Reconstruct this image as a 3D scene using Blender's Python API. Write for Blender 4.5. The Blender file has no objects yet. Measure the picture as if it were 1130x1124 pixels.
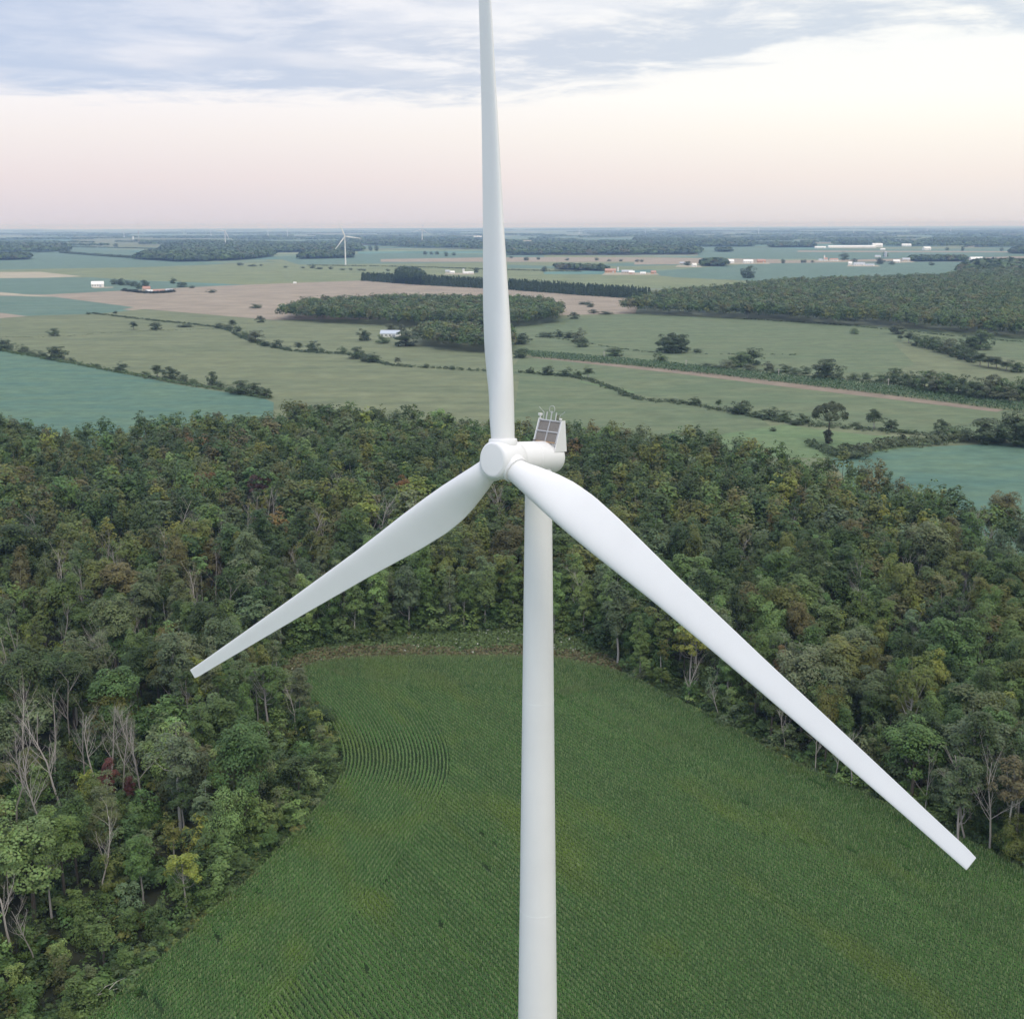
import bpy, math, random
import numpy as np
from mathutils import Matrix, Vector
PI = math.pi
SC = bpy.context.scene
COL = SC.collection
rs = np.random.default_rng(11)
random.seed(5)

# ------------------------------------------------------------------ camera
F, CX, CY, W0, H0 = 1350.0, 565.0, 562.0, 1130.0, 1124.0
CAMH = 122.0
PITCH = math.atan((CY - 248.0) / F)
ROLL = math.radians(-0.2)
cam = bpy.data.objects.new("camera", bpy.data.cameras.new("camera"))
COL.objects.link(cam)
SC.camera = cam
cam.data.sensor_width = 36.0
cam.data.lens = 36.0 * F / W0
cam.data.clip_start = 0.5
cam.data.clip_end = 120000.0
CR = Matrix.Rotation(PI / 2 - PITCH, 3, 'X') @ Matrix.Rotation(ROLL, 3, 'Z')
cam.matrix_world = Matrix.Translation((0, 0, CAMH)) @ CR.to_4x4()
SC.render.resolution_x, SC.render.resolution_y = 1024, 1018
CRN = np.array(CR)


def ray(px, py):
    return CR @ Vector(((px - CX) / F, (CY - py) / F, -1.0))


def G(px, py, z=0.0):
    """the place on the level z that the photograph shows at (px, py)"""
    d = ray(px, py)
    t = (z - CAMH) / d.z
    return Vector((d.x * t, d.y * t, z))


def PX(P):
    P = np.atleast_2d(np.asarray(P, float)) - np.array([0, 0, CAMH])
    q = P @ CRN
    return np.stack([CX + F * q[:, 0] / -q[:, 2], CY - F * q[:, 1] / -q[:, 2]], 1), -q[:, 2]


def mpp(P):
    """metres per photo pixel at a point"""
    return PX([P])[1][0] / F


# ------------------------------------------------------------------ helpers
def tag(o, label=None, cat=None, group=None, kind=None):
    if label: o["label"] = label
    if cat: o["category"] = cat
    if group: o["group"] = group
    if kind: o["kind"] = kind
    return o


def link(name, me, parent=None, m=None):
    o = bpy.data.objects.new(name, me)
    COL.objects.link(o)
    if parent is not None: o.parent = parent
    if m is not None:
        if not me.materials: me.materials.append(m)
    return o


def empty(name, loc=(0, 0, 0), rz=0.0):
    o = bpy.data.objects.new(name, None)
    COL.objects.link(o)
    o.location = loc
    o.rotation_euler = (0, 0, rz)
    o.empty_display_size = 1
    return o


def copy_tree(o, parent=None):
    c = o.copy()
    COL.objects.link(c)
    if parent is not None: c.parent = parent
    for ch in KIDS.get(o.name, []):
        copy_tree_child(ch, c)
    return c


KIDS = {}


def copy_tree_child(ch, par):
    c = ch.copy()
    COL.objects.link(c)
    c.parent = par
    for g in KIDS.get(ch.name, []):
        copy_tree_child(g, c)


def note_kids(root):
    todo = [root]
    while todo:
        o = todo.pop()
        KIDS[o.name] = list(o.children)
        todo += o.children


class MB:
    """collects faces and builds one mesh"""

    def __init__(s):
        s.v, s.f, s.m, s.c = [], [], [], []

    def add(s, vs, fs, mi=0, c=1.0):
        b = len(s.v)
        s.v += [tuple(v) for v in vs]
        s.f += [tuple(i + b for i in f) for f in fs]
        s.m += [mi] * len(fs)
        s.c += [c] * len(vs)

    def box(s, c, size, M=None, mi=0):
        cx, cy, cz = c
        a, b, d = size[0] / 2, size[1] / 2, size[2] / 2
        vs = [Vector((cx + i * a, cy + j * b, cz + k * d)) for k in (-1, 1) for j in (-1, 1) for i in (-1, 1)]
        if M is not None: vs = [M @ v for v in vs]
        s.add(vs, [(0, 2, 3, 1), (4, 5, 7, 6), (0, 1, 5, 4), (2, 6, 7, 3), (0, 4, 6, 2), (1, 3, 7, 5)], mi)

    def tube(s, pts, rad, n=6, cap=True, c=1.0):
        pts = [Vector(p) for p in pts]
        rings = []
        for i, p in enumerate(pts):
            t = (pts[min(i + 1, len(pts) - 1)] - pts[max(i - 1, 0)])
            t = t.normalized() if t.length > 1e-9 else Vector((0, 0, 1))
            a = Vector((1, 0, 0)) if abs(t.x) < .8 else Vector((0, 1, 0))
            u = t.cross(a).normalized()
            w = t.cross(u)
            r = rad[i] if hasattr(rad, '__len__') else rad
            rings.append([p + (u * math.cos(2 * PI * k / n) + w * math.sin(2 * PI * k / n)) * r for k in range(n)])
        vs = [v for r in rings for v in r]
        fs = []
        for i in range(len(pts) - 1):
            for k in range(n):
                fs.append((i * n + k, i * n + (k + 1) % n, (i + 1) * n + (k + 1) % n, (i + 1) * n + k))
        if cap:
            fs.append(tuple(range(n - 1, -1, -1)))
            fs.append(tuple((len(pts) - 1) * n + k for k in range(n)))
        s.add(vs, fs, 0, c)

    def lathe(s, prof, n=48, M=None):
        """prof: (radius, height) along +Z"""
        vs, fs = [], []
        for r, z in prof:
            vs += [Vector((r * math.cos(2 * PI * k / n), r * math.sin(2 * PI * k / n), z)) for k in range(n)]
        for i in range(len(prof) - 1):
            for k in range(n):
                fs.append((i * n + k, i * n + (k + 1) % n, (i + 1) * n + (k + 1) % n, (i + 1) * n + k))
        if prof[0][0] > 1e-4: fs.append(tuple(range(n - 1, -1, -1)))
        if prof[-1][0] > 1e-4: fs.append(tuple((len(prof) - 1) * n + k for k in range(n)))
        if M is not None: vs = [M @ v for v in vs]
        s.add(vs, fs)

    def mesh(s, name, mats, smooth=None):
        me = bpy.data.meshes.new(name)
        me.from_pydata([tuple(v) for v in s.v], [], s.f)
        for m in (mats if isinstance(mats, (list, tuple)) else [mats]): me.materials.append(m)
        if any(s.m): me.polygons.foreach_set("material_index", s.m)
        at = me.color_attributes.new("Col", 'FLOAT_COLOR', 'POINT')
        c = np.ones((len(s.v), 4), np.float32)
        for i, x in enumerate(s.c): c[i, :3] = x
        at.data.foreach_set("color", c.ravel())
        me.update()
        if smooth is not None:
            me.shade_smooth()
            try:
                me.set_sharp_from_angle(angle=smooth)
            except Exception:
                pass
        return me

    def build(s, name, mats, parent=None, smooth=None):
        return link(name, s.mesh(name, mats, smooth), parent)


def np_mesh(name, V, loops, sizes, C, m):
    """fast mesh from arrays; C: per-vertex rgb"""
    me = bpy.data.meshes.new(name)
    V = np.ascontiguousarray(V, np.float32)
    loops = np.ascontiguousarray(loops, np.int32)
    sizes = np.asarray(sizes, np.int32)
    me.vertices.add(len(V))
    me.vertices.foreach_set("co", V.ravel())
    me.loops.add(len(loops))
    me.loops.foreach_set("vertex_index", loops)
    me.polygons.add(len(sizes))
    st = np.zeros(len(sizes), np.int32)
    st[1:] = np.cumsum(sizes)[:-1]
    me.polygons.foreach_set("loop_start", st)
    at = me.color_attributes.new("Col", 'FLOAT_COLOR', 'POINT')
    c = np.ones((len(V), 4), np.float32)
    c[:, :3] = C
    at.data.foreach_set("color", c.ravel())
    me.update(calc_edges=True)
    me.validate()
    me.materials.append(m)
    return me


def in_poly(P, poly):
    x, y = P[:, 0], P[:, 1]
    inside = np.zeros(len(P), bool)
    n = len(poly)
    for i in range(n):
        x0, y0 = poly[i][0], poly[i][1]
        x1, y1 = poly[(i + 1) % n][0], poly[(i + 1) % n][1]
        if y0 == y1: continue
        cr = ((y0 > y) != (y1 > y)) & (x < (x1 - x0) * (y - y0) / (y1 - y0) + x0)
        inside ^= cr
    return inside


def line_dist(P, line):
    """distance to a polyline and position along it"""
    best = np.full(len(P), 1e9)
    along = np.zeros(len(P))
    s = 0.0
    for i in range(len(line) - 1):
        a, b = np.array(line[i][:2]), np.array(line[i + 1][:2])
        d = b - a
        L = np.hypot(*d)
        t = np.clip(((P - a) @ d) / (L * L), 0, 1)
        q = a + t[:, None] * d
        r = np.hypot(*(P - q).T)
        k = r < best
        best[k] = r[k]
        along[k] = s + t[k] * L
        s += L
    return best, along


def smooth_line(pts, step):
    """Catmull-Rom through points, resampled"""
    P = [np.array(p[:2], float) for p in pts]
    P = [2 * P[0] - P[1]] + P + [2 * P[-1] - P[-2]]
    out = []
    for i in range(1, len(P) - 2):
        for t in np.linspace(0, 1, 24, endpoint=False):
            a, b, c, d = P[i - 1], P[i], P[i + 1], P[i + 2]
            out.append(.5 * ((2 * b) + (c - a) * t + (2 * a - 5 * b + 4 * c - d) * t * t + (3 * b - a - 3 * c + d) * t ** 3))
    out.append(P[-2])
    out = np.array(out)
    s = np.r_[0, np.cumsum(np.hypot(*np.diff(out, axis=0).T))]
    q = np.arange(0, s[-1], step)
    return np.stack([np.interp(q, s, out[:, 0]), np.interp(q, s, out[:, 1])], 1)


def vnoise(P, scale, seed=0):
    """smooth value noise in 2-D, 0..1"""
    g = np.random.default_rng(seed).random((64, 64))
    q = P / scale
    i = np.floor(q).astype(int)
    f = q - i
    f = f * f * (3 - 2 * f)
    a = g[i[:, 0] % 64, i[:, 1] % 64]
    b = g[(i[:, 0] + 1) % 64, i[:, 1] % 64]
    c = g[i[:, 0] % 64, (i[:, 1] + 1) % 64]
    d = g[(i[:, 0] + 1) % 64, (i[:, 1] + 1) % 64]
    return (a * (1 - f[:, 0]) + b * f[:, 0]) * (1 - f[:, 1]) + (c * (1 - f[:, 0]) + d * f[:, 0]) * f[:, 1]


# ------------------------------------------------------------------ materials
def new_mat(name):
    m = bpy.data.materials.new(name)
    m.use_nodes = True
    nt = m.node_tree
    nt.nodes.clear()
    out = nt.nodes.new("ShaderNodeOutputMaterial")
    return m, nt, nt.nodes, nt.links, out


def simple_mat(name, col, rough=.6, spec=.3, var=.08, scale=.6, metal=0.0):
    m, nt, N, L, out = new_mat(name)
    b = N.new("ShaderNodeBsdfPrincipled")
    b.inputs["Roughness"].default_value = rough
    b.inputs["Specular IOR Level"].default_value = spec
    b.inputs["Metallic"].default_value = metal
    tc = N.new("ShaderNodeTexCoord")
    no = N.new("ShaderNodeTexNoise")
    no.inputs["Scale"].default_value = scale
    no.inputs["Detail"].default_value = 5
    L.new(tc.outputs["Object"], no.inputs["Vector"])
    mx = N.new("ShaderNodeMix")
    mx.data_type = 'RGBA'
    mx.inputs[6].default_value = (*[c * (1 - var) for c in col], 1)
    mx.inputs[7].default_value = (*[min(1, c * (1 + var)) for c in col], 1)
    L.new(no.outputs["Fac"], mx.inputs[0])
    L.new(mx.outputs[2], b.inputs["Base Color"])
    L.new(b.outputs[0], out.inputs[0])
    return m


def leaf_mat(name, rough=.55, trans=.17, spec=.25):
    m, nt, N, L, out = new_mat(name)
    at = N.new("ShaderNodeAttribute")
    at.attribute_name = "Col"
    oi = N.new("ShaderNodeObjectInfo")
    mu = N.new("ShaderNodeMix")
    mu.data_type = 'RGBA'
    mu.blend_type = 'MULTIPLY'
    mu.inputs[0].default_value = 1
    L.new(at.outputs["Color"], mu.inputs[6])
    L.new(oi.outputs["Color"], mu.inputs[7])
    b = N.new("ShaderNodeBsdfPrincipled")
    b.inputs["Roughness"].default_value = rough
    b.inputs["Specular IOR Level"].default_value = spec
    t = N.new("ShaderNodeBsdfTranslucent")
    mix = N.new("ShaderNodeMixShader")
    mix.inputs[0].default_value = trans
    L.new(mu.outputs[2], b.inputs["Base Color"])
    L.new(mu.outputs[2], t.inputs["Color"])
    L.new(b.outputs[0], mix.inputs[1])
    L.new(t.outputs[0], mix.inputs[2])
    L.new(mix.outputs[0], out.inputs[0])
    return m


def field_mat(name, c1, c2, c3, big=160., rot=0., stretch=4., fine=3., amount=.5):
    """crop cover: broad patches, streaks along the drilling direction and a fine grain"""
    m, nt, N, L, out = new_mat(name)
    ge = N.new("ShaderNodeNewGeometry")
    mp = N.new("ShaderNodeMapping")
    mp.inputs["Rotation"].default_value = (0, 0, rot)
    mp.inputs["Scale"].default_value = (1 / big, stretch / big, 1 / big)
    L.new(ge.outputs["Position"], mp.inputs["Vector"])
    n1 = N.new("ShaderNodeTexNoise")
    n1.inputs["Scale"].default_value = 1.0
    n1.inputs["Detail"].default_value = 7
    n1.inputs["Roughness"].default_value = .6
    L.new(mp.outputs[0], n1.inputs["Vector"])
    r1 = N.new("ShaderNodeMapRange")
    r1.inputs[1].default_value, r1.inputs[2].default_value = .36, .64
    L.new(n1.outputs["Fac"], r1.inputs[0])
    mx = N.new("ShaderNodeMix")
    mx.data_type = 'RGBA'
    mx.inputs[6].default_value = (*c1, 1)
    mx.inputs[7].default_value = (*c2, 1)
    L.new(r1.outputs[0], mx.inputs[0])
    mp2 = N.new("ShaderNodeMapping")
    mp2.inputs["Rotation"].default_value = (0, 0, rot)
    mp2.inputs["Scale"].default_value = (.25 / fine, 1 / fine, 1 / fine)
    L.new(ge.outputs["Position"], mp2.inputs["Vector"])
    n2 = N.new("ShaderNodeTexNoise")
    n2.inputs["Scale"].default_value = 1.0
    n2.inputs["Detail"].default_value = 3
    L.new(mp2.outputs[0], n2.inputs["Vector"])
    r2 = N.new("ShaderNodeMapRange")
    r2.inputs[1].default_value, r2.inputs[2].default_value = .42, .78
    r2.inputs[4].default_value = amount
    L.new(n2.outputs["Fac"], r2.inputs[0])
    mx2 = N.new("ShaderNodeMix")
    mx2.data_type = 'RGBA'
    mx2.inputs[7].default_value = (*c3, 1)
    L.new(mx.outputs[2], mx2.inputs[6])
    L.new(r2.outputs[0], mx2.inputs[0])
    mp3 = N.new("ShaderNodeMapping")
    mp3.inputs["Rotation"].default_value = (0, 0, rot)
    k3 = 6.0 / big
    mp3.inputs["Scale"].default_value = (k3 * .8, k3, k3)
    L.new(ge.outputs["Position"], mp3.inputs["Vector"])
    n3 = N.new("ShaderNodeTexNoise")
    n3.inputs["Scale"].default_value = 1.0
    n3.inputs["Detail"].default_value = 6
    n3.inputs["Roughness"].default_value = .65
    L.new(mp3.outputs[0], n3.inputs["Vector"])
    r3 = N.new("ShaderNodeMapRange")
    r3.inputs[1].default_value, r3.inputs[2].default_value, r3.inputs[3].default_value, r3.inputs[4].default_value = .3, .7, .80, 1.17
    L.new(n3.outputs["Fac"], r3.inputs[0])
    wv = N.new("ShaderNodeTexWave")
    wv.bands_direction = 'Y'
    wv.inputs["Scale"].default_value = 1.0
    wv.inputs["Distortion"].default_value = .6
    wv.inputs["Detail Scale"].default_value = .3
    mp4 = N.new("ShaderNodeMapping")
    mp4.inputs["Rotation"].default_value = (0, 0, rot)
    mp4.inputs["Scale"].default_value = (.0012, .011, .01)
    L.new(ge.outputs["Position"], mp4.inputs["Vector"])
    L.new(mp4.outputs[0], wv.inputs["Vector"])
    r4 = N.new("ShaderNodeMapRange")
    r4.inputs[1].default_value, r4.inputs[2].default_value, r4.inputs[3].default_value, r4.inputs[4].default_value = .0, .12, .94, 1.0
    L.new(wv.outputs["Fac"], r4.inputs[0])
    ml = N.new("ShaderNodeMath")
    ml.operation = 'MULTIPLY'
    L.new(r3.outputs[0], ml.inputs[0])
    L.new(r4.outputs[0], ml.inputs[1])
    mx5 = N.new("ShaderNodeMix")
    mx5.data_type = 'RGBA'
    mx5.blend_type = 'MULTIPLY'
    mx5.inputs[0].default_value = 1
    L.new(mx2.outputs[2], mx5.inputs[6])
    L.new(ml.outputs[0], mx5.inputs[7])
    b = N.new("ShaderNodeBsdfPrincipled")
    b.inputs["Roughness"].default_value = .9
    b.inputs["Specular IOR Level"].default_value = .1
    L.new(mx5.outputs[2], b.inputs["Base Color"])
    L.new(b.outputs[0], out.inputs[0])
    return m


LEAF = leaf_mat("leaf")
CORN = leaf_mat("corn_leaf", .45, .2, .35)
BARK = leaf_mat("bark", .85, 0.0, .1)
PAINT = simple_mat("turbine_paint", (.755, .75, .745), .38, .45, .05, .25)
STEEL = simple_mat("galvanised_steel", (.50, .51, .52), .45, .4, .06, 2.0, .3)
CORE = simple_mat("radiator_core", (.27, .25, .235), .7, .2, .15, 6.0)
DARK = simple_mat("dark_rubber", (.03, .03, .03), .7)

# ------------------------------------------------------------------ sky, sun, air
wd = bpy.data.worlds.new("World")
SC.world = wd
wd.use_nodes = True
nt = wd.node_tree
N, L = nt.nodes, nt.links
N.clear()


def math_n(op, a, b=None, clamp=False):
    n = N.new("ShaderNodeMath")
    n.operation = op
    n.use_clamp = clamp
    for i, x in enumerate((a, b)):
        if x is None: continue
        if isinstance(x, (int, float)):
            n.inputs[i].default_value = x
        else:
            L.new(x, n.inputs[i])
    return n.outputs[0]


def rng_n(x, a, b, c=0., d=1., smooth=True):
    n = N.new("ShaderNodeMapRange")
    n.interpolation_type = 'SMOOTHSTEP' if smooth else 'LINEAR'
    for i, q in ((0, x), (1, a), (2, b), (3, c), (4, d)):
        if isinstance(q, (int, float)):
            n.inputs[i].default_value = q
        else:
            L.new(q, n.inputs[i])
    return n.outputs[0]


def mix_n(f, a, b, mode='MIX'):
    n = N.new("ShaderNodeMix")
    n.data_type = 'RGBA'
    n.blend_type = mode
    for i, q in ((0, f), (6, a), (7, b)):
        if isinstance(q, (int, float)):
            n.inputs[i].default_value = q
        elif isinstance(q, tuple):
            n.inputs[i].default_value = (*q, 1)
        else:
            L.new(q, n.inputs[i])
    return n.outputs[2]


SUN_EL, SUN_AZ = math.radians(56), math.radians(165)      # azimuth clockwise from +Y: behind the camera, to its right
tc = N.new("ShaderNodeTexCoord")
sx = N.new("ShaderNodeSeparateXYZ")
L.new(tc.outputs["Generated"], sx.inputs[0])
X, Y, Z = sx.outputs
ramp = N.new("ShaderNodeValToRGB")
el = ramp.color_ramp.elements
stops = [(0.0, (.74, .70, .75)), (.02, (.76, .715, .75)), (.07, (.86, .775, .765)), (.136, (.95, .89, .84)), (.19, (1.0, .97, .93)),
         (.30, (.92, .93, .95)), (.5, (1.02, .99, 1.0)), (1.0, (1.22, 1.18, 1.19))]
el[0].position, el[0].color = stops[0][0], (*stops[0][1], 1)
el[1].position, el[1].color = stops[-1][0], (*stops[-1][1], 1)
for p, c in stops[1:-1]:
    e = el.new(p)
    e.color = (*c, 1)
L.new(math_n('MULTIPLY', Z, 2.0, True), ramp.inputs[0])
# a deck of broken cloud seen in perspective
den = math_n('ADD', math_n('MAXIMUM', Z, 0.0), .05)
cv = N.new("ShaderNodeCombineXYZ")
L.new(math_n('DIVIDE', X, den), cv.inputs[0])
L.new(math_n('DIVIDE', Y, den), cv.inputs[1])


def noise_n(scale, detail=7, rough=.55, off=0., dist=0.):
    mp = N.new("ShaderNodeMapping")
    mp.inputs["Location"].default_value = (off, off * 1.7, 0)
    L.new(cv.outputs[0], mp.inputs[0])
    n = N.new("ShaderNodeTexNoise")
    n.inputs["Scale"].default_value = scale
    n.inputs["Detail"].default_value = detail
    n.inputs["Roughness"].default_value = rough
    n.inputs["Distortion"].default_value = dist
    L.new(mp.outputs[0], n.inputs["Vector"])
    return n.outputs["Fac"]


nA, nB, nC = noise_n(.9, 8, .6, 3.1, .4), noise_n(2.2, 8, .62, 7.7, .3), noise_n(.55, 4, .5, 1.3)
low = math_n('ADD', rng_n(X, -.02, .30, .087, .126), math_n('MULTIPLY', math_n('SUBTRACT', nB, .5), .035))
deck = rng_n(Z, low, math_n('ADD', low, .018))
tone = math_n('ADD', math_n('MULTIPLY', nA, .55), math_n('MULTIPLY', nB, .45))
cloud = mix_n(rng_n(tone, .44, .60), (.63, .685, .78), (.98, .965, .945))
cloud = mix_n(rng_n(tone, .60, .68), cloud, (.72, .755, .82))
cloud = mix_n(rng_n(X, -.42, .05, .75, 0.), cloud, (.53, .64, .80))
cloud = mix_n(1.0, cloud, mix_n(0.0, rng_n(Z, .2, .7, 1.0, 1.7), (0, 0, 0)), 'MULTIPLY')
cover = math_n('MULTIPLY', deck, rng_n(nC, .34, .50, .35, 1.))
sky = mix_n(cover, ramp.outputs[0], cloud)
warm = mix_n(rng_n(X, -.35, .40), (.985, .965, 1.01), (1.09, 1.09, 1.05))
sky = mix_n(1.0, sky, warm, 'MULTIPLY')
glow = rng_n(Y, .25, -.75, 1.0, 1.12)                      # afterglow of the low sun behind the camera
sky = mix_n(1.0, sky, mix_n(0.0, glow, (0, 0, 0)), 'MULTIPLY')
nis = N.new("ShaderNodeTexSky")
nis.sky_type = 'NISHITA'
nis.sun_disc = False
nis.sun_elevation = SUN_EL
nis.sun_rotation = SUN_AZ
bg1, bg2, ad, wo = N.new("ShaderNodeBackground"), N.new("ShaderNodeBackground"), N.new("ShaderNodeAddShader"), N.new("ShaderNodeOutputWorld")
L.new(sky, bg1.inputs[0])
bg1.inputs[1].default_value = .93
L.new(nis.outputs[0], bg2.inputs[0])
bg2.inputs[1].default_value = .012
L.new(bg1.outputs[0], ad.inputs[0])
L.new(bg2.outputs[0], ad.inputs[1])
L.new(ad.outputs[0], wo.inputs[0])

sun = bpy.data.objects.new("sun", bpy.data.lights.new("sun", 'SUN'))
COL.objects.link(sun)
sun.data.energy = 1.15
sun.data.angle = math.radians(16)
sun.data.color = (1.0, .90, .80)
sd = Vector((math.sin(SUN_AZ) * math.cos(SUN_EL), math.cos(SUN_AZ) * math.cos(SUN_EL), math.sin(SUN_EL)))
sun.rotation_euler = sd.to_track_quat('Z', 'Y').to_euler()

hz = MB()
hz.box((0, 19000, 78.5), (90000, 60000, 159.0))
mh, nt_, N_, L_, out_ = new_mat("air")
pv = N_.new("ShaderNodeVolumePrincipled")
pv.inputs["Color"].default_value = (.40, .62, 1.0, 1)
pv.inputs["Density"].default_value = 6.5e-5
pv.inputs["Absorption Color"].default_value = (1, 1, 1, 1)
L_.new(pv.outputs[0], out_.inputs["Volume"])
tag(hz.build("haze", mh), kind="stuff")

SC.view_settings.view_transform = 'Standard'
SC.view_settings.look = 'None'
SC.view_settings.exposure = 0.0
SC.view_settings.gamma = 1.0
cy = SC.cycles
cy.max_bounces = 6
cy.diffuse_bounces = 3
cy.glossy_bounces = 2
cy.transmission_bounces = 3
cy.volume_bounces = 0
cy.sample_clamp_direct = 3.0
cy.sample_clamp_indirect = 2.0
cy.use_denoising = True

# ------------------------------------------------------------------ ground and fields
# the plain: one sheet, an old rectangular survey of fields far out
g = MB()
cols = [(.17, .22, .15), (.20, .23, .15), (.11, .20, .18), (.13, .21, .17), (.24, .21, .17), (.16, .21, .13), (.19, .22, .16), (.10, .17, .15)]
A = math.radians(7)
ca, sa = math.cos(A), math.sin(A)
US = np.arange(-16000, 16001, 800)
VS = np.r_[-1500, np.arange(2600, 24001, 420)]


def rotp(u, v): return (u * ca - v * sa, u * sa + v * ca, 0.0)


for j in range(len(VS) - 1):
    off = random.uniform(-300, 300)
    for i in range(len(US) - 1):
        c = random.choice(cols)
        k = random.uniform(.85, 1.1)
        u0, u1 = US[i], US[i + 1]
        g.add([rotp(u0, VS[j]), rotp(u1, VS[j]), rotp(u1, VS[j + 1]), rotp(u0, VS[j + 1])], [(0, 1, 2, 3)], 0, [x * k for x in c])
o0, o1, v0, v1 = US[0], US[-1], VS[0], VS[-1]
for q in ([(-60000, v0), (o0, v0), (o0, v1), (-60000, v1)], [(o1, v0), (60000, v0), (60000, v1), (o1, v1)],
          [(-60000, v1), (60000, v1), (60000, 52000), (-60000, 52000)], [(-60000, -12000), (60000, -12000), (60000, v0), (-60000, v0)]):
    g.add([rotp(*p) for p in q], [(0, 1, 2, 3)], 0, (.13, .18, .15))
mg, nt_, N_, L_, out_ = new_mat("plain")
at = N_.new("ShaderNodeAttribute")
at.attribute_name = "Col"
ge = N_.new("ShaderNodeNewGeometry")
no = N_.new("ShaderNodeTexNoise")
no.inputs["Scale"].default_value = .004
no.inputs["Detail"].default_value = 8
L_.new(ge.outputs["Position"], no.inputs["Vector"])
mr = N_.new("ShaderNodeMapRange")
mr.inputs[1].default_value, mr.inputs[2].default_value, mr.inputs[3].default_value, mr.inputs[4].default_value = .3, .7, .75, 1.2
L_.new(no.outputs["Fac"], mr.inputs[0])
mu = N_.new("ShaderNodeMix")
mu.data_type = 'RGBA'
mu.blend_type = 'MULTIPLY'
mu.inputs[0].default_value = 1
L_.new(at.outputs["Color"], mu.inputs[6])
L_.new(mr.outputs[0], mu.inputs[7])
bs = N_.new("ShaderNodeBsdfPrincipled")
bs.inputs["Roughness"].default_value = .95
bs.inputs["Specular IOR Level"].default_value = .05
L_.new(mu.outputs[2], bs.inputs["Base Color"])
L_.new(bs.outputs[0], out_.inputs[0])
tag(g.build("ground", mg), kind="structure")

SAGE = field_mat("sage_crop", (0.1320, 0.1560, 0.0920), (0.1800, 0.1960, 0.1120), (0.1160, 0.1480, 0.0840), 110, .35, 3, 3, .6)
SAGE2 = field_mat("green_crop", (0.1120, 0.1504, 0.0864), (0.1480, 0.1744, 0.1000), (0.0960, 0.1376, 0.0752), 90, -.3, 3, 3, .6)
SAGE3 = field_mat("olive_crop", (0.1530, 0.1870, 0.1020), (0.1913, 0.2082, 0.1105), (0.1445, 0.1870, 0.1020), 300, .1, 4, 8, .4)
TEAL = field_mat("bean_crop", (.085, .158, .122), (.118, .185, .120), (.078, .140, .118), 60, .2, 2, 3, .6)
TEAL2 = field_mat("dark_bean_crop", (0.1012, 0.1672, 0.1320), (0.1232, 0.1804, 0.1390), (0.1056, 0.1628, 0.1364), 200, .1, 4, 6, .4)
TAN = field_mat("stubble", (.265, .225, .175), (.305, .258, .20), (.24, .195, .155), 260, .12, 8, 8, .5)
STRAW = field_mat("straw_strip", (.34, .31, .23), (.38, .34, .26), (.33, .29, .22), 260, .12, 6, 8, .4)
SOIL = field_mat("bare_soil", (.215, .175, .135), (.25, .205, .155), (.19, .155, .12), 60, .12, 6, 4, .5)
MEADOW = field_mat("meadow_grass", (0.1125, 0.1710, 0.0855), (0.1485, 0.1980, 0.0990), (0.1080, 0.1710, 0.0810), 40, .5, 2, 2, .5)
LITTER = field_mat("leaf_litter", (.025, .03, .018), (.045, .045, .027), (.02, .028, .015), 20, 0, 1, 2, .5)
CSOIL = field_mat("corn_soil", (.038, .066, .028), (.05, .085, .034), (.035, .055, .024), 12, .6, 1, 1.5, .5)
RUSH = field_mat("dry_weeds", (.085, .082, .042), (.11, .10, .05), (.08, .09, .04), 14, .1, 3, 1.2, .6)

zlev = [0.03]


def field(name, pts, m, dz=.012, z=None):
    zlev[0] += dz
    zz = zlev[0] if z is None else z
    q = MB()
    vs = [G(x, y, zz) for x, y in pts]
    q.add(vs, [tuple(range(len(vs)))])
    me = q.mesh(name, m)
    if me.polygons[0].normal.z < 0: me.flip_normals()
    return tag(link(name, me), kind="structure")


# far strips first
field("bean_field", [(-200, 272), (90, 271), (250, 291), (150, 297), (-200, 301)], TEAL2)
field("crop_field", [(-200, 301), (150, 295), (330, 289), (600, 297), (600, 314), (430, 312), (290, 315), (120, 308), (-200, 312)], SAGE3)
field("crop_field", [(290, 287), (600, 281), (850, 286), (850, 293), (700, 298), (600, 300), (330, 292)], SAGE3)
field("crop_field", [(300, 283), (430, 279), (600, 281), (600, 289), (330, 292)], TEAL2)
field("crop_field", [(80, 257.5), (200, 262), (300, 268), (240, 275), (80, 271)], SAGE)
field("stubble_field", [(420, 286), (540, 284), (700, 284), (860, 286), (860, 288.5), (600, 289), (420, 289)], TAN)
field("crop_field", [(560, 302), (830, 304), (870, 300), (1000, 318), (560, 318)], SAGE3)
field("bean_field", [(700, 301), (830, 291), (1040, 289), (1180, 289), (1180, 312), (830, 310), (745, 306)], TEAL2)
field("bean_field", [(560, 292), (660, 295), (600, 296.5), (560, 296)], TEAL2)
field("bean_field", [(640, 293), (690, 290), (770, 292), (700, 294)], TEAL2)
field("stubble_field", [(700, 289), (900, 287), (1180, 282), (1180, 284), (900, 290), (700, 292)], TAN)
field("bean_field", [(770, 270), (900, 275), (1180, 274), (1180, 281), (900, 286), (770, 284)], TEAL2)
field("stubble_field", [(880, 276.5), (1180, 277.5), (1180, 278.6), (880, 278)], TAN)
field("straw_field", [(-200, 301), (45, 300), (90, 305), (0, 308.5), (-200, 309)], STRAW)
field("bean_field", [(-200, 309), (100, 306), (250, 315.5), (150, 320), (30, 325), (-200, 322)], TEAL2)
field("stubble_field", [(-20, 324.5), (50, 325), (150, 320), (250, 315), (400, 309.5), (450, 310), (560, 317), (720, 326), (705, 335), (700, 349), (640, 352), (300, 358), (150, 343)], TAN)
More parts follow.
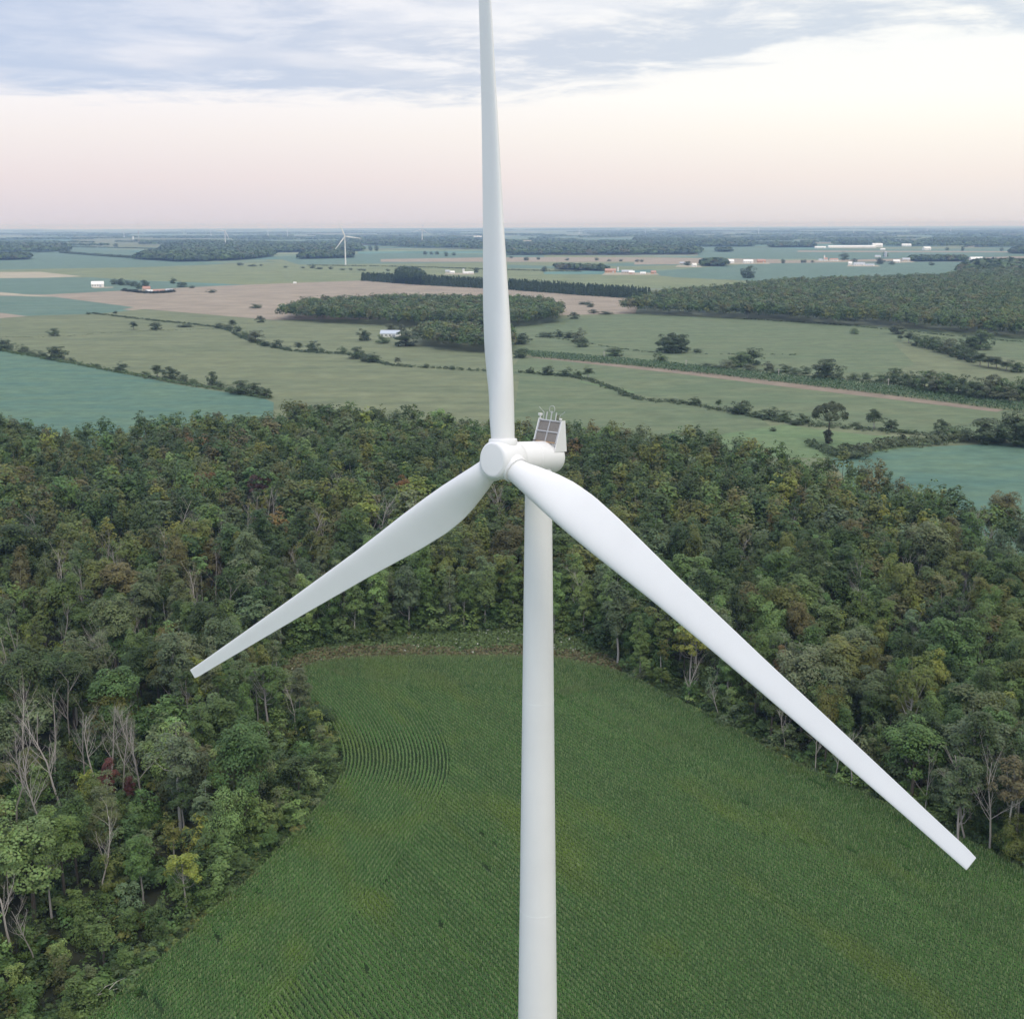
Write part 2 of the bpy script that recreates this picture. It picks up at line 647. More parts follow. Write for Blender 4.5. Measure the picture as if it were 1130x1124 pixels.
field("crop_field", [(-200, 348), (0, 349), (110, 346), (160, 341), (300, 353), (420, 352), (700, 346), (850, 352), (1300, 380), (1300, 560), (900, 560), (500, 510), (300, 500), (-200, 520)], SAGE)
field("bean_field", [(-200, 324), (55, 327), (148, 339), (110, 346), (20, 349), (-200, 348)], TEAL2)
field("stubble_field", [(-200, 346), (0, 345), (30, 349), (0, 351), (-200, 356)], TAN)
field("stubble_track", [(-200, 320), (0, 322.3), (30, 325), (60, 327.5), (30, 327), (0, 325), (-200, 324)], STRAW)
field("crop_field", [(560, 352), (640, 350), (700, 346), (850, 353), (1000, 362), (1200, 376), (1200, 395), (1130, 398), (1000, 376), (985, 378), (1010, 402), (960, 418), (830, 408), (700, 397), (560, 386)], SAGE2)
field("crop_field", [(560, 412), (640, 417), (690, 433), (760, 446), (850, 462), (960, 474), (1200, 490), (1200, 456), (1110, 453), (860, 424), (700, 405), (575, 393)], SAGE2)
field("crop_field", [(560, 505), (574, 411), (640, 418), (690, 434), (760, 447), (840, 462), (860, 478), (780, 520)], SAGE2)
field("meadow", [(755, 505), (790, 480), (865, 468), (905, 474), (960, 480), (1060, 485), (930, 505)], MEADOW)
field("bean_field", [(-200, 384), (0, 386), (60, 397), (130, 411), (200, 425), (290, 439), (302, 444), (300, 520), (-200, 540)], TEAL)
field("bean_field", [(915, 506), (1000, 494), (1130, 488), (1220, 486), (1300, 640), (1160, 680), (1060, 600), (960, 560)], TEAL)
field("soil_strip", [(578, 393), (640, 398), (760, 409), (860, 421), (1000, 438), (1108, 452), (1100, 454.5), (1000, 442.5), (860, 426), (760, 413.5), (660, 402.5), (590, 394.8)], SOIL)
# a raised drain path between crops: thin darker grass lines
field("field_track", [(640, 610 - 190), (700, 432), (700, 434.2), (640, 421.5)], MEADOW)

# ------------------------------------------------------------------ tree meshes
def leaf_quads(C, Nn, size, r):
    """a small leaf spray (one quad) at every centre"""
    n = len(C)
    a = r.normal(size=(n, 3))
    u = np.cross(Nn, a)
    u /= np.linalg.norm(u, axis=1)[:, None] + 1e-9
    w = np.cross(Nn, u)
    s = size * r.uniform(.65, 1.3, n)
    e = r.uniform(.55, 1.0, n)
    u = u * (s / 2)[:, None]
    w = w * (s * e / 2)[:, None]
    V = np.stack([C - u - w * .5, C + u * .2 - w, C + u + w * .5, C - u * .2 + w], 1)
    return V.reshape(-1, 3)


def crown_verts(lobes, centre, nleaf, size, r, up=.55):
    rad = np.array([l[3] for l in lobes])
    C0 = np.array([l[:3] for l in lobes])
    p = rad ** 2 / np.sum(rad ** 2)
    k = r.choice(len(lobes), nleaf, p=p)
    outw = C0 - np.array(centre)
    outw /= np.linalg.norm(outw, axis=1)[:, None] + 1e-6
    d = r.normal(size=(nleaf, 3)) + .75 * outw[k] + np.array([0, 0, up])
    d /= np.linalg.norm(d, axis=1)[:, None]
    C = C0[k] + d * (rad[k] * r.uniform(.68, 1.06, nleaf))[:, None] * np.array([1, 1, .85])
    co = C - np.array(centre)
    co /= np.linalg.norm(co, axis=1)[:, None] + 1e-6
    nn = .75 * d + .7 * co + .30 * r.normal(size=(nleaf, 3)) + np.array([0, 0, .25])
    nn /= np.linalg.norm(nn, axis=1)[:, None]
    V = leaf_quads(C, nn, size, r)
    lob = r.uniform(.86, 1.14, len(lobes))
    sh = lob[k] * r.uniform(.84, 1.16, nleaf)
    col = np.stack([sh * r.uniform(.92, 1.12, nleaf), sh, sh * r.uniform(.85, 1.1, nleaf)], 1)
    return V, np.repeat(col, 4, 0)


def make_lobes(kind, r, H):
    if kind == 'broad':
        rx = r.uniform(4.0, 4.8); zc = .57 * H; rz = .41 * H; m = 46; lr = (.28, .44)
    elif kind == 'tall':
        rx = r.uniform(2.5, 3.2); zc = .54 * H; rz = .45 * H; m = 48; lr = (.36, .52)
    elif kind == 'thin':
        rx = r.uniform(3.2, 4.2); zc = .66 * H; rz = .32 * H; m = 30; lr = (.22, .34)
    elif kind == 'lone':
        rx = r.uniform(7.0, 8.0); zc = .47 * H; rz = .48 * H; m = 40; lr = (.20, .34)
    else:
        rx = r.uniform(6.5, 8.0); zc = .42 * H; rz = .50 * H; m = 32; lr = (.24, .40)
    ph, am = r.uniform(0, 6.28, 3), r.uniform(.05, .18, 3)
    out = []
    for i in range(m):
        d = r.normal(size=3)
        d /= np.linalg.norm(d)
        if d[2] < -.55 and kind not in ('lone', 'bush'): d[2] *= -.6
        az = math.atan2(d[1], d[0])
        f = 1 + am[0] * math.sin(az + ph[0]) + am[1] * math.sin(2 * az + ph[1] + 3 * d[2]) + am[2] * .6 * math.sin(3 * az + ph[2])
        q = r.uniform(.55, .88) if i > m * .3 else r.uniform(.1, .5)
        c = d * np.array([rx, rx, rz]) * q * f
        taper = 1.0
        out.append((c[0], c[1], zc + c[2], rx * r.uniform(*lr) * taper))
    if kind in ('lone', 'bush'):
        for i in range(12):
            a = i * 6.283 / 12 + r.uniform(-.3, .3)
            q = r.uniform(.25, .68) * rx
            out.append((q * math.cos(a), q * math.sin(a), H * r.uniform(.10, .24), rx * r.uniform(.22, .32)))
    return out, (0, 0, zc - .25 * rz)


def trunk_pts(r, H, lean=.04):
    n = 7
    dx, dy = np.cumsum(r.normal(0, lean * H / n, n)), np.cumsum(r.normal(0, lean * H / n, n))
    dx[0] = dy[0] = 0
    return [(dx[i], dy[i], H * i / (n - 1)) for i in range(n)]


def trunk_mesh(name, r, H, lobes, r0, top=.82, col=(.16, .14, .12), every=1, nside=6):
    b = MB()
    tp = trunk_pts(r, H * top, .03)
    tp[0] = (0, 0, -.5)
    b.tube(tp, [r0 * (1 - .8 * i / 6) for i in range(7)], nside, c=col)
    for l in lobes[::every]:
        z0 = min(l[2] - .12 * H, .7 * H * top)
        z0 = max(z0, .25 * H)
        t = z0 / (H * top) * 6
        i = min(int(t), 5)
        f = t - i
        a = Vector(tp[i]).lerp(Vector(tp[i + 1]), f)
        e = Vector(l[:3])
        mid = a.lerp(e, .5) + Vector((0, 0, -.04 * H))
        rr = r0 * (1 - .13 * t) * .42
        b.tube([a, mid, e, e + (e - mid) * .5], [rr, rr * .7, rr * .4, rr * .15], 4, False, c=col)
    return b.mesh(name, BARK, 1.0)


BR_DARK, BR_PALE, BR_GREY = (.10, .085, .07), (.42, .40, .37), (.30, .28, .26)
NEAR = {}                                                  # kind -> list of (trunk mesh, crown mesh, height, crown width)
for kind, cnt, nl, sz in (('broad', 8, 7000, .40), ('tall', 6, 5600, .38), ('thin', 5, 2800, .36), ('bush', 6, 6500, .46), ('lone', 6, 4200, .70)):
    NEAR[kind] = []
    for q in range(cnt):
        r = np.random.default_rng(100 + q * 7 + len(kind) * 31)
        H = 20.0
        lob, ctr = make_lobes(kind, r, H)
        V, C = crown_verts(lob, ctr, nl, sz, r, .1 if kind in ('lone', 'bush') else .55)
        me = np_mesh(kind + "_crown", V, np.arange(len(V)), np.full(len(V) // 4, 4), C, LEAF)
        col = {'broad': BR_DARK, 'tall': BR_PALE if q % 2 else BR_GREY, 'thin': BR_GREY if q % 2 else BR_PALE, 'bush': BR_DARK, 'lone': BR_DARK}[kind]
        tm = trunk_mesh(kind + "_trunk", r, H, lob, {'broad': .34, 'tall': .24, 'thin': .24, 'bush': .3, 'lone': .5}[kind], col=col,
                        every=1 if kind == 'thin' else 2)
        w = np.percentile(np.abs(V[:, :2]), 96) * 2
        NEAR[kind].append((tm, me, float(V[:, 2].max()), float(w)))


def dead_mesh(seed, H=20.0, dense=1.0):
    r = np.random.default_rng(seed)
    b = MB()
    col = np.array((.37, .34, .31)) * r.uniform(.8, 1.15)

    def limb(p, d, ln, rad, lev):
        d = Vector(d).normalized()
        pts, rr = [Vector(p)], [rad]
        n = 4
        for i in range(n):
            d = (d + Vector(r.normal(0, .13, 3)) + Vector((0, 0, .10))).normalized()
            pts.append(pts[-1] + d * ln / n)
            rr.append(rad * (1 - .72 * (i + 1) / n))
        b.tube(pts, rr, 5 if lev == 0 else 4 if lev == 1 else 3, False, c=tuple(col))
        if lev >= 3: return
        k = (12, 7, 5)[lev]
        for _ in range(int(k * dense)):
            t = r.uniform(.32 if lev == 0 else .2, .98)
            i = min(int(t * n), n - 1)
            q = pts[i].lerp(pts[i + 1], t * n - i)
            az = r.uniform(0, 6.28)
            side = Vector((math.cos(az), math.sin(az), 0))
            nd = d * .75 + side * r.uniform(.45, .85) + Vector((0, 0, .2))
            limb(q, nd, ln * r.uniform(.28, .46) * (1.15 - .45 * t), rr[i] * .42, lev + 1)

    limb((0, 0, -.4), (r.normal(0, .05), r.normal(0, .05), 1), H, .21, 0)
    return b.mesh("bare_branches", BARK, 1.0)


DEAD = [dead_mesh(31 + i, 20, (1.0, .8, 1.1, .7, .9, .85, 1.0)[i]) for i in range(7)]

# ------------------------------------------------------------------ the wood round the cornfield
edgeL = [(40, 1180), (105, 1128), (180, 1064), (240, 1009), (290, 964), (335, 914), (365, 879), (377, 852), (375, 826), (360, 796), (336, 770), (316, 755)]
edgeT = [(316, 755), (346, 738), (392, 732), (450, 730), (577, 730), (620, 733), (660, 741), (692, 750)]
edgeR = [(692, 750), (742, 776), (802, 806), (852, 836), (902, 860), (962, 888), (1042, 924), (1132, 970), (1260, 1034)]
gl = smooth_line([G(*p) for p in edgeL], 1.0)
gt = smooth_line([G(*p) for p in edgeT], 1.0)
gr = smooth_line([G(*p) for p in edgeR], 1.0)
fieldpoly = np.r_[gl, gt, gr, [[gr[-1][0] + 5, 130.]], [[gl[0][0] - 10, 130.]]]
openpoly = [tuple(p) for p in gl] + [tuple(G(x, y)[:2]) for x, y in [(300, 735), (316, 722), (380, 710), (450, 703), (577, 696), (640, 705), (680, 728), (700, 748)]] \
    + [tuple(p) for p in gr] + [(gr[-1][0] + 5, 130.), (gl[0][0] - 10, 130.)]
outer = [(-160, 500), (0, 490), (45, 496), (90, 503), (180, 494), (300, 488), (330, 470), (352, 466), (430, 482), (530, 497), (640, 499), (720, 506), (800, 517), (860, 528), (900, 541),
         (960, 551), (1010, 566), (1060, 592), (1100, 612), (1130, 628), (1220, 660), (1420, 800)]
woodpoly = [tuple(G(x, y)[:2]) for x, y in outer] + [(230., 200.), (130., 150.), (-140., 150.), (-240., 260.)]
wx0, wy0, wx1, wy1 = -420, 150, 330, 740
step = 6.9
gx, gy = np.meshgrid(np.arange(wx0, wx1, step), np.arange(wy0, wy1, step))
P = np.stack([gx.ravel(), gy.ravel()], 1) + rs.uniform(-2.4, 2.4, (gx.size, 2))
P = P[in_poly(P, woodpoly) & ~in_poly(P, openpoly)]
dF = np.minimum(line_dist(P, gl)[0], line_dist(P, gr)[0])
P = P[dF > 2.2]
# keep to what the picture could show, with a margin
pp, dep = PX(np.c_[P, np.full(len(P), 12.0)])
ok = (pp[:, 0] > -110) & (pp[:, 0] < 1240) & (pp[:, 1] < 1290) & (dep > 0)
P, pp, dep = P[ok], pp[ok], dep[ok]
nT = len(P)
dL, aL = line_dist(P, gl)
dT, aT = line_dist(P, gt)
dR, aR = line_dist(P, gr)
dE = np.minimum(np.minimum(dL, dR), dT)
print("wood trees:", nT)

TINT = {'dark green': (.054, .090, .031), 'mid green': (.086, .142, .044), 'olive green': (.118, .138, .040), 'grey green': (.115, .152, .078),
        'pale green': (.150, .220, .076), 'yellow green': (.180, .205, .044), 'rusty orange': (.19, .120, .05), 'brownish green': (.112, .112, .048)}
TN = list(TINT)
# species and colours come in drifts, as woods do
# dead trees: (x, y of the top, height in metres)
deadtops = [(57, 788, 21), (6, 796, 24), (24, 806, 20), (86, 776, 20), (97, 792, 18), (128, 790, 19), (143, 772, 19), (2, 940, 19), (32, 984, 14), (326, 755, 14), (20, 686, 20), (97, 670, 18),
            (86, 625, 20), (132, 600, 20), (207, 566, 20), (189, 550, 20), (243, 573, 17), (268, 556, 19), (289, 536, 19), (276, 545, 20), (356, 560, 19), (367, 520, 19), (403, 548, 21), (417, 552, 21),
            (392, 560, 17), (556, 530, 22), (548, 538, 19), (640, 630, 20), (1079, 560, 20), (1104, 570, 20), (1121, 580, 18), (1010, 596, 19), (1100, 852, 21), (1116, 846, 22), (868, 775, 13), (1000, 610, 18),
            (880, 560, 18), (960, 650, 17), (60, 668, 19), (112, 580, 19), (235, 610, 18), (330, 600, 18), (65, 610, 21), (160, 660, 20), (120, 700, 19), (250, 640, 18), (40, 560, 20), (300, 545, 20), (175, 590, 20), (215, 630, 19), (335, 565, 20), (450, 560, 20), (52, 770, 20), (112, 775, 20), (940, 620, 20), (820, 590, 19), (1060, 640, 20), (8, 705, 20), (16, 765, 20), (70, 742, 19), (44, 836, 19), (150, 806, 18), (108, 905, 16), (764, 738, 14), (806, 765, 13), (912, 806, 14), (932, 818, 13), (955, 826, 14), (1045, 860, 15), (1085, 872, 16)]
deadpos = np.array([G(x, y, h)[:2] for x, y, h in deadtops])

dr1, dr2 = vnoise(P, 42, 3), vnoise(P, 70, 9)
kinds, tints = [], []
for i in range(nT):
    far = P[i, 1] > 400
    w = np.array([.30, .22, .15, .12, .09, .05, .002, .05])
    if far: w = np.array([.30, .16, .19, .06, .03, .05, .008, .09])
    w = w * (1 + 1.6 * np.array([dr1[i] < .4, dr1[i] > .55, dr2[i] > .6, dr2[i] < .4, dr1[i] > .65, dr2[i] > .7, 0, dr2[i] > .5]))
    w /= w.sum()
    tints.append(TN[rs.choice(8, p=w)])
    k = rs.choice(3, p=(.56, .30, .14) if not far else (.74, .18, .08))
    if 330 < P[i, 1] < 375 and -30 < P[i, 0] < 30: k = 1 if rs.random() < .85 else k
    kinds.append(('broad', 'tall', 'thin')[k])
hs = rs.normal(19.5, 3.4, nT).clip(12.5, 26)
hs *= np.where((dL < 9), .62, 1.0)
hs *= np.where((dR < 4), .85, 1.0)
hs *= np.where(P[:, 1] > 420, .9, 1.0)
low = rs.random(nT) < .16
hs[low] *= .62
wf = rs.lognormal(0, .16, nT).clip(.75, 1.4)                                           # crown width against height
young = (P[:, 0] < 5) & (P[:, 1] < 275) & (rs.random(nT) < .8)
hs[young] *= .70
wf[young] = 1.32
for i in range(nT):
    if (young[i] and rs.random() < .5) or low[i] or rs.random() < .08:
        kinds[i] = 'bush'
        if not young[i]: hs[i] = rs.uniform(8, 13)
        wf[i] = rs.uniform(.75, 1.0)
# round the bare trees the young growth is low, so that their stems show
for D in deadpos:
    tc_ = -D / np.hypot(*D)
    rel = P - D
    al, pe = rel @ tc_, np.abs(rel @ np.array([-tc_[1], tc_[0]]))
    k = (al > -2.5) & (al < 20) & (pe < 4.2)
    for i in np.where(k)[0]:
        hs[i] = min(hs[i], rs.uniform(6, 9.5))
        kinds[i] = 'bush'
        wf[i] = .9
# the aspens behind the dry grass are pale
for i in range(nT):
    if dT[i] < 36 and P[i, 1] > 335 and -72 < P[i, 0] < 36:
        tints[i] = rs.choice(['mid green', 'pale green', 'mid green', 'pale green', 'grey green'])
        hs[i] = rs.uniform(18, 24)
        kinds[i], wf[i] = 'tall', 1.0

# screen size decides which 300 stand as things of their own
inframe = (pp[:, 0] > -25) & (pp[:, 0] < 1155) & (pp[:, 1] < 1150)
score = hs / dep * np.where(inframe, 1, .0) * np.where(dE < 9, 1.15, 1.0)
order = np.argsort(-score)
near_i = order[:300]
is_near = np.zeros(nT, bool)
is_near[near_i] = True


def tint_of(name, r):
    t = np.array(TINT[name])
    return t * r.uniform(.76, 1.26) * np.array([r.uniform(.86, 1.10), 1, r.uniform(.82, 1.0)])


GROUP_WOOD = "trees of the wood round the cornfield"
FORM = {'bush': 'low bushy', 'broad': 'round-crowned', 'tall': 'slender upright', 'thin': 'thin-leaved'}
CATW = {'bush': 'young_tree', 'broad': 'broadleaf_tree', 'tall': 'aspen_tree', 'thin': 'sparse_tree'}


def where(i):
    if P[i, 0] < 0 and P[i, 1] < 325 and dL[i] <= min(dT[i], dR[i]) + 1e-6:
        seg = aL[i] / (len(gl) * 1.0)
        part = "straight corn edge" if seg < .40 else "bulge of the corn edge" if seg < .72 else "corn bend near dry grass"
        return ("along the " if dL[i] < 9 else "one row behind the " if dL[i] < 24 else "deep behind the ") + part
    if dT[i] < min(dL[i], dR[i]):
        return "just behind the brown dry grass" if dT[i] < 22 else "in the wood above the dry grass"
    seg = aR[i] / (len(gr) * 1.0)
    part = "field edge beside tower" if seg < .3 else "field edge under long blade" if seg < .62 else "field edge past long blade"
    return ("along the " if dR[i] < 9 else "one row behind the " if dR[i] < 24 else "deep behind the ") + part


ORD = "first second third fourth fifth sixth seventh eighth ninth tenth eleventh twelfth thirteenth fourteenth fifteenth sixteenth seventeenth eighteenth nineteenth twentieth".split()
ORD += ["twenty-" + x for x in ORD[:9]] + ["thirtieth"] + ["thirty-" + x for x in ORD[:9]]
bins = {}
for i in near_i:
    bins.setdefault((('tall ' if hs[i] > 21.5 else 'short ' if hs[i] < 12 and kinds[i] != 'bush' else '') + tints[i], kinds[i], where(i)), []).append(i)
for (tn, kd, wh), ids in bins.items():
    ids.sort(key=lambda i: dep[i])
    for n, i in enumerate(ids):
        r = np.random.default_rng(9000 + int(i))
        var = NEAR[kd][r.integers(len(NEAR[kd]))]
        s = hs[i] / var[2]
        sw = s * wf[i] * r.uniform(.85, 1.12)
        e = empty(CATW[kd], (P[i, 0], P[i, 1], 0), r.uniform(0, 6.28))
        e.scale = (sw, sw, s)
        wd_ = f"{tn} {FORM[kd]} tree {wh}"
        if len(ids) > 1:
            wd_ = (ORD[n] + "-nearest " if n else "nearest ") + wd_
        tag(e, wd_, "tree", GROUP_WOOD)
        t = link("trunk", var[0], e)
        c = link("crown", var[1], e)
        c.color = (*tint_of(tints[i], r), 1)

# ---- the rest of the wood, one mass
LOWV = {}
for kind, cnt in (('broad', 8), ('tall', 6), ('thin', 5), ('bush', 4)):
    for lod, nl, sz in ((0, 1700, .62), (1, 800, .84)):
        LOWV[kind, lod] = []
        for q in range(cnt):
            r = np.random.default_rng(700 + q * 13 + lod + len(kind))
            lob, ctr = make_lobes(kind, r, 20.0)
            n = nl if kind != 'thin' else int(nl * .6)
            V, C = crown_verts(lob, ctr, n, sz * (1.3 if kind == 'bush' else .85 if kind != 'broad' else 1), r)
            LOWV[kind, lod].append((V, C, float(V[:, 2].max())))


def place(V, C, x, y, rz, sw, s, tint, z=0.):
    c, q = math.cos(rz), math.sin(rz)
    out = np.empty_like(V)
    out[:, 0] = (V[:, 0] * c - V[:, 1] * q) * sw + x
    out[:, 1] = (V[:, 0] * q + V[:, 1] * c) * sw + y
    out[:, 2] = V[:, 2] * s + z
    return out, C * np.asarray(tint)


def mass(name, items, label=None):
    Vs = np.concatenate([a for a, b in items]).astype(np.float32)
    Cs = np.concatenate([b for a, b in items]).astype(np.float32)
    me = np_mesh(name, Vs, np.arange(len(Vs)), np.full(len(Vs) // 4, 4), Cs, LEAF)
    o = link(name, me)
    tag(o, label, None, None, "stuff")
    return o


items, stems = [], []
for i in range(nT):
    if is_near[i]: continue
    r = np.random.default_rng(20000 + i)
    kd = kinds[i]
    lod = 0 if dep[i] < 430 else 1
    V, C, h = LOWV[kd, lod][r.integers(len(LOWV[kd, lod]))]
    s = hs[i] / h
    items.append(place(V, C, P[i, 0], P[i, 1], r.uniform(0, 6.28), s * wf[i] * r.uniform(.88, 1.15), s, tint_of(tints[i], r)))
    if kd == 'bush': continue
    # a trunk, as a thin three-sided stem of quads
    pale = kd != 'broad'
    tr = np.array(BR_PALE if (pale and r.random() < .6) else BR_DARK)
    R0, h1 = (.2 if pale else .3), hs[i] * .75
    dx, dy = r.normal(0, .5, 2)
    a = r.uniform(0, 2)
    tri = np.array([[math.cos(a + k * 2.094), math.sin(a + k * 2.094)] for k in range(3)])
    vs = []
    for k in range(3):
        p, q = tri[k] * R0, tri[(k + 1) % 3] * R0
        vs += [[P[i, 0] + p[0], P[i, 1] + p[1], 0], [P[i, 0] + q[0], P[i, 1] + q[1], 0], [P[i, 0] + dx + q[0] * .4, P[i, 1] + dy + q[1] * .4, h1], [P[i, 0] + dx + p[0] * .4, P[i, 1] + dy + p[1] * .4, h1]]
    stems.append((np.array(vs), np.tile(tr, (12, 1))))
mass("forest", items + stems, "dense mixed wood of rounded crowns filling the plain behind the turbine")

# ---- floor and undergrowth of the wood
q = MB()
q.add([(x, y, .02) for x, y in woodpoly], [tuple(range(len(woodpoly)))])
me = q.mesh("forest_floor", LITTER)
if me.polygons[0].normal.z < 0: me.flip_normals()
tag(link("forest_floor", me), kind="structure")
items = []
U = np.stack([rs.uniform(wx0, wx1, 26000), rs.uniform(wy0, 480, 26000)], 1)
U = U[in_poly(U, woodpoly) & ~in_poly(U, openpoly)]
dU = np.minimum(line_dist(U, gl)[0], line_dist(U, gr)[0])
dUT = line_dist(U, gt)[0]
pu, du = PX(np.c_[U, np.zeros(len(U))])
keep = (pu[:, 0] > -60) & (pu[:, 0] < 1190) & (pu[:, 1] < 1200) & (rs.random(len(U)) < np.where(np.minimum(dU, dUT - 12) < 8, .95, np.where(U[:, 1] < 330, .6, .12)))
U, dU, du = U[keep], dU[keep], du[keep]
footline = smooth_line([G(x, y) for x, y in [(300, 735), (316, 722), (380, 710), (450, 703), (577, 696), (640, 705), (680, 728), (700, 748)]], 1.0)
ed = []
for ln_, out_s, k_ in ((gl, -1, 3), (gr, 1, 3), (footline, 1, 3)):
    t_ = np.gradient(ln_, axis=0)
    t_ /= np.hypot(*t_.T)[:, None]
    nn_ = np.stack([t_[:, 1], -t_[:, 0]], 1)
    if np.mean(np.sum((np.array([15., 240.]) - ln_) * nn_, 1)) > 0: nn_ = -nn_
    for _ in range(k_):
        ed.append(ln_ + nn_ * rs.uniform(.9, 5.5, (len(ln_), 1)) + rs.normal(0, .5, ln_.shape))
ed = np.concatenate(ed)
pe_, _ = PX(np.c_[ed, np.zeros(len(ed))])
ed = ed[(pe_[:, 0] > -40) & (pe_[:, 0] < 1180) & (pe_[:, 1] < 1180) & ~in_poly(ed, fieldpoly)]
U, dU = np.r_[U, ed], np.r_[dU, np.full(len(ed), 2.0)]
for ln_, dens_ in ((footline, .9), (gr, .30), (gl, .22)):
    t_ = np.gradient(ln_, axis=0)
    t_ /= np.hypot(*t_.T)[:, None]
    nn_ = np.stack([t_[:, 1], -t_[:, 0]], 1)
    if np.mean(np.sum((np.array([15., 240.]) - ln_) * nn_, 1)) > 0: nn_ = -nn_
    for q_, p_ in enumerate(ln_ + nn_ * rs.uniform(1.5, 6.5, (len(ln_), 1))):
        if rs.random() > dens_: continue
        r = np.random.default_rng(50000 + q_)
        kd = 'tall' if r.random() < .6 else 'bush'
        V, C, h = LOWV[kd, 0][r.integers(len(LOWV[kd, 0]))]
        s = r.uniform(5, 11 if dens_ > .5 else 8) / h
        items.append(place(V, C, p_[0], p_[1], r.uniform(0, 6.28), s * 1.5, s, tint_of(TN[r.choice([1, 1, 0, 3, 4])], r)))
BV = []
for q in range(8):
    r = np.random.default_rng(60 + q)
    lob = [(*(r.normal(size=3) * [.8, .8, .35] + [0, 0, 1.0]), r.uniform(.5, .9)) for _ in range(7)]
    V, C = crown_verts(lob, (0, 0, .4), 260, .30, r)
    BV.append((V, C))
for i in range(len(U)):
    r = np.random.default_rng(30000 + i)
    V, C = BV[r.integers(8)]
    s = r.uniform(.8, 1.9) if dU[i] > 3 else r.uniform(.6, 1.3)
    tn = TN[r.choice(8, p=(.44, .34, .08, .07, .05, .015, .0, .005))]
    items.append(place(V, C, U[i, 0], U[i, 1], r.uniform(0, 6.28), s * 1.2, s, tint_of(tn, r) * .95))
print("undergrowth:", len(U))
mass("undergrowth", items, "low leafy undergrowth along the foot of the wood")

# ---- dead trees: (x, y of the top, height in metres)
DW = ["with a forked trunk", "with steep spreading limbs", "with fine twigs", "with a leaning trunk", "with a broken flat top"]
dl = []
for n, (x, y, h) in enumerate(deadtops):
    p = G(x, y, h)
    while in_poly(np.array([[p.x, p.y], [p.x, p.y - 1.5]]), fieldpoly).any(): p.y += 1.0
    r = np.random.default_rng(4000 + n)
    o = link("dead_tree", DEAD[n % 7])
    o.location = (p.x, p.y, 0)
    s = h / 20.0
    o.scale = (s * r.uniform(.9, 1.25), s * r.uniform(.9, 1.25), s)
    o.rotation_euler = (r.normal(0, .03), r.normal(0, .03), r.uniform(0, 6.28))
    dl.append((o, p))
near_names = {0: "tall pale bare dead tree with wide fan of limbs beside the red creeper", 1: "tallest bare dead tree at the picture's lower left border", 7: "leaning bare dead tree low at the border below the fan-limbed one",
              8: "short bare snag among bushes near the bottom corner", 9: "small white bare tree standing at the bulge of the corn edge", 32: "bare pale trunk beneath brown leaves beyond the long blade tip",
              33: "second bare pale trunk beneath brown leaves beyond the long blade tip", 34: "thin broken bare trunk at the corn edge under the long blade", 25: "bare branching tree just under the turbine hub",
              27: "bare grey tree just beside the tower top"}
for n, (o, p) in enumerate(dl):
    if n in near_names:
        lab = near_names[n]
    else:
        x, y = deadtops[n][:2]
        zone = "in the stand above the fan-limbed one" if (x < 160 and y > 760) else "in the wood far below the teal field" if x < 180 else "in the wood above the short blade" if x < 500 else "in the wood behind the long blade"
        same = sorted([m for m in range(len(dl)) if m not in near_names and (("d" if deadtops[m][0] < 160 and deadtops[m][1] > 760 else "t" if deadtops[m][0] < 180 else "s" if deadtops[m][0] < 500 else "l")
                      == ("d" if x < 160 and y > 760 else "t" if x < 180 else "s" if x < 500 else "l"))], key=lambda m: deadtops[m][0])
        lab = f"{ORD[same.index(n)]} bare grey tree from the left, {zone}"
    tag(o, lab, "dead tree", "bare dead trees in the wood")

b = MB()
f0, f1 = G(68, 1118, 1.6), G(130, 1090, 2.2)
fm_ = f0.lerp(f1, .55) + Vector((0, 0, .5))
b.tube([f0, f0.lerp(fm_, .5) + Vector((0, .2, .1)), fm_, f1], [.17, .15, .12, .05], 6, True, (.44, .41, .36))
for t_ in (.35, .6, .8):
    q_ = f0.lerp(f1, t_) + Vector((0, 0, .25))
    b.tube([q_, q_ + Vector((1.2, 1.4, .9)), q_ + Vector((2.4, 2.2, 1.1))], [.06, .045, .02], 5, True, (.44, .41, .36))
tag(b.build("fallen_branch", BARK), "pale fallen branch lying on the bushes at the very bottom corner of the wood", "branch")

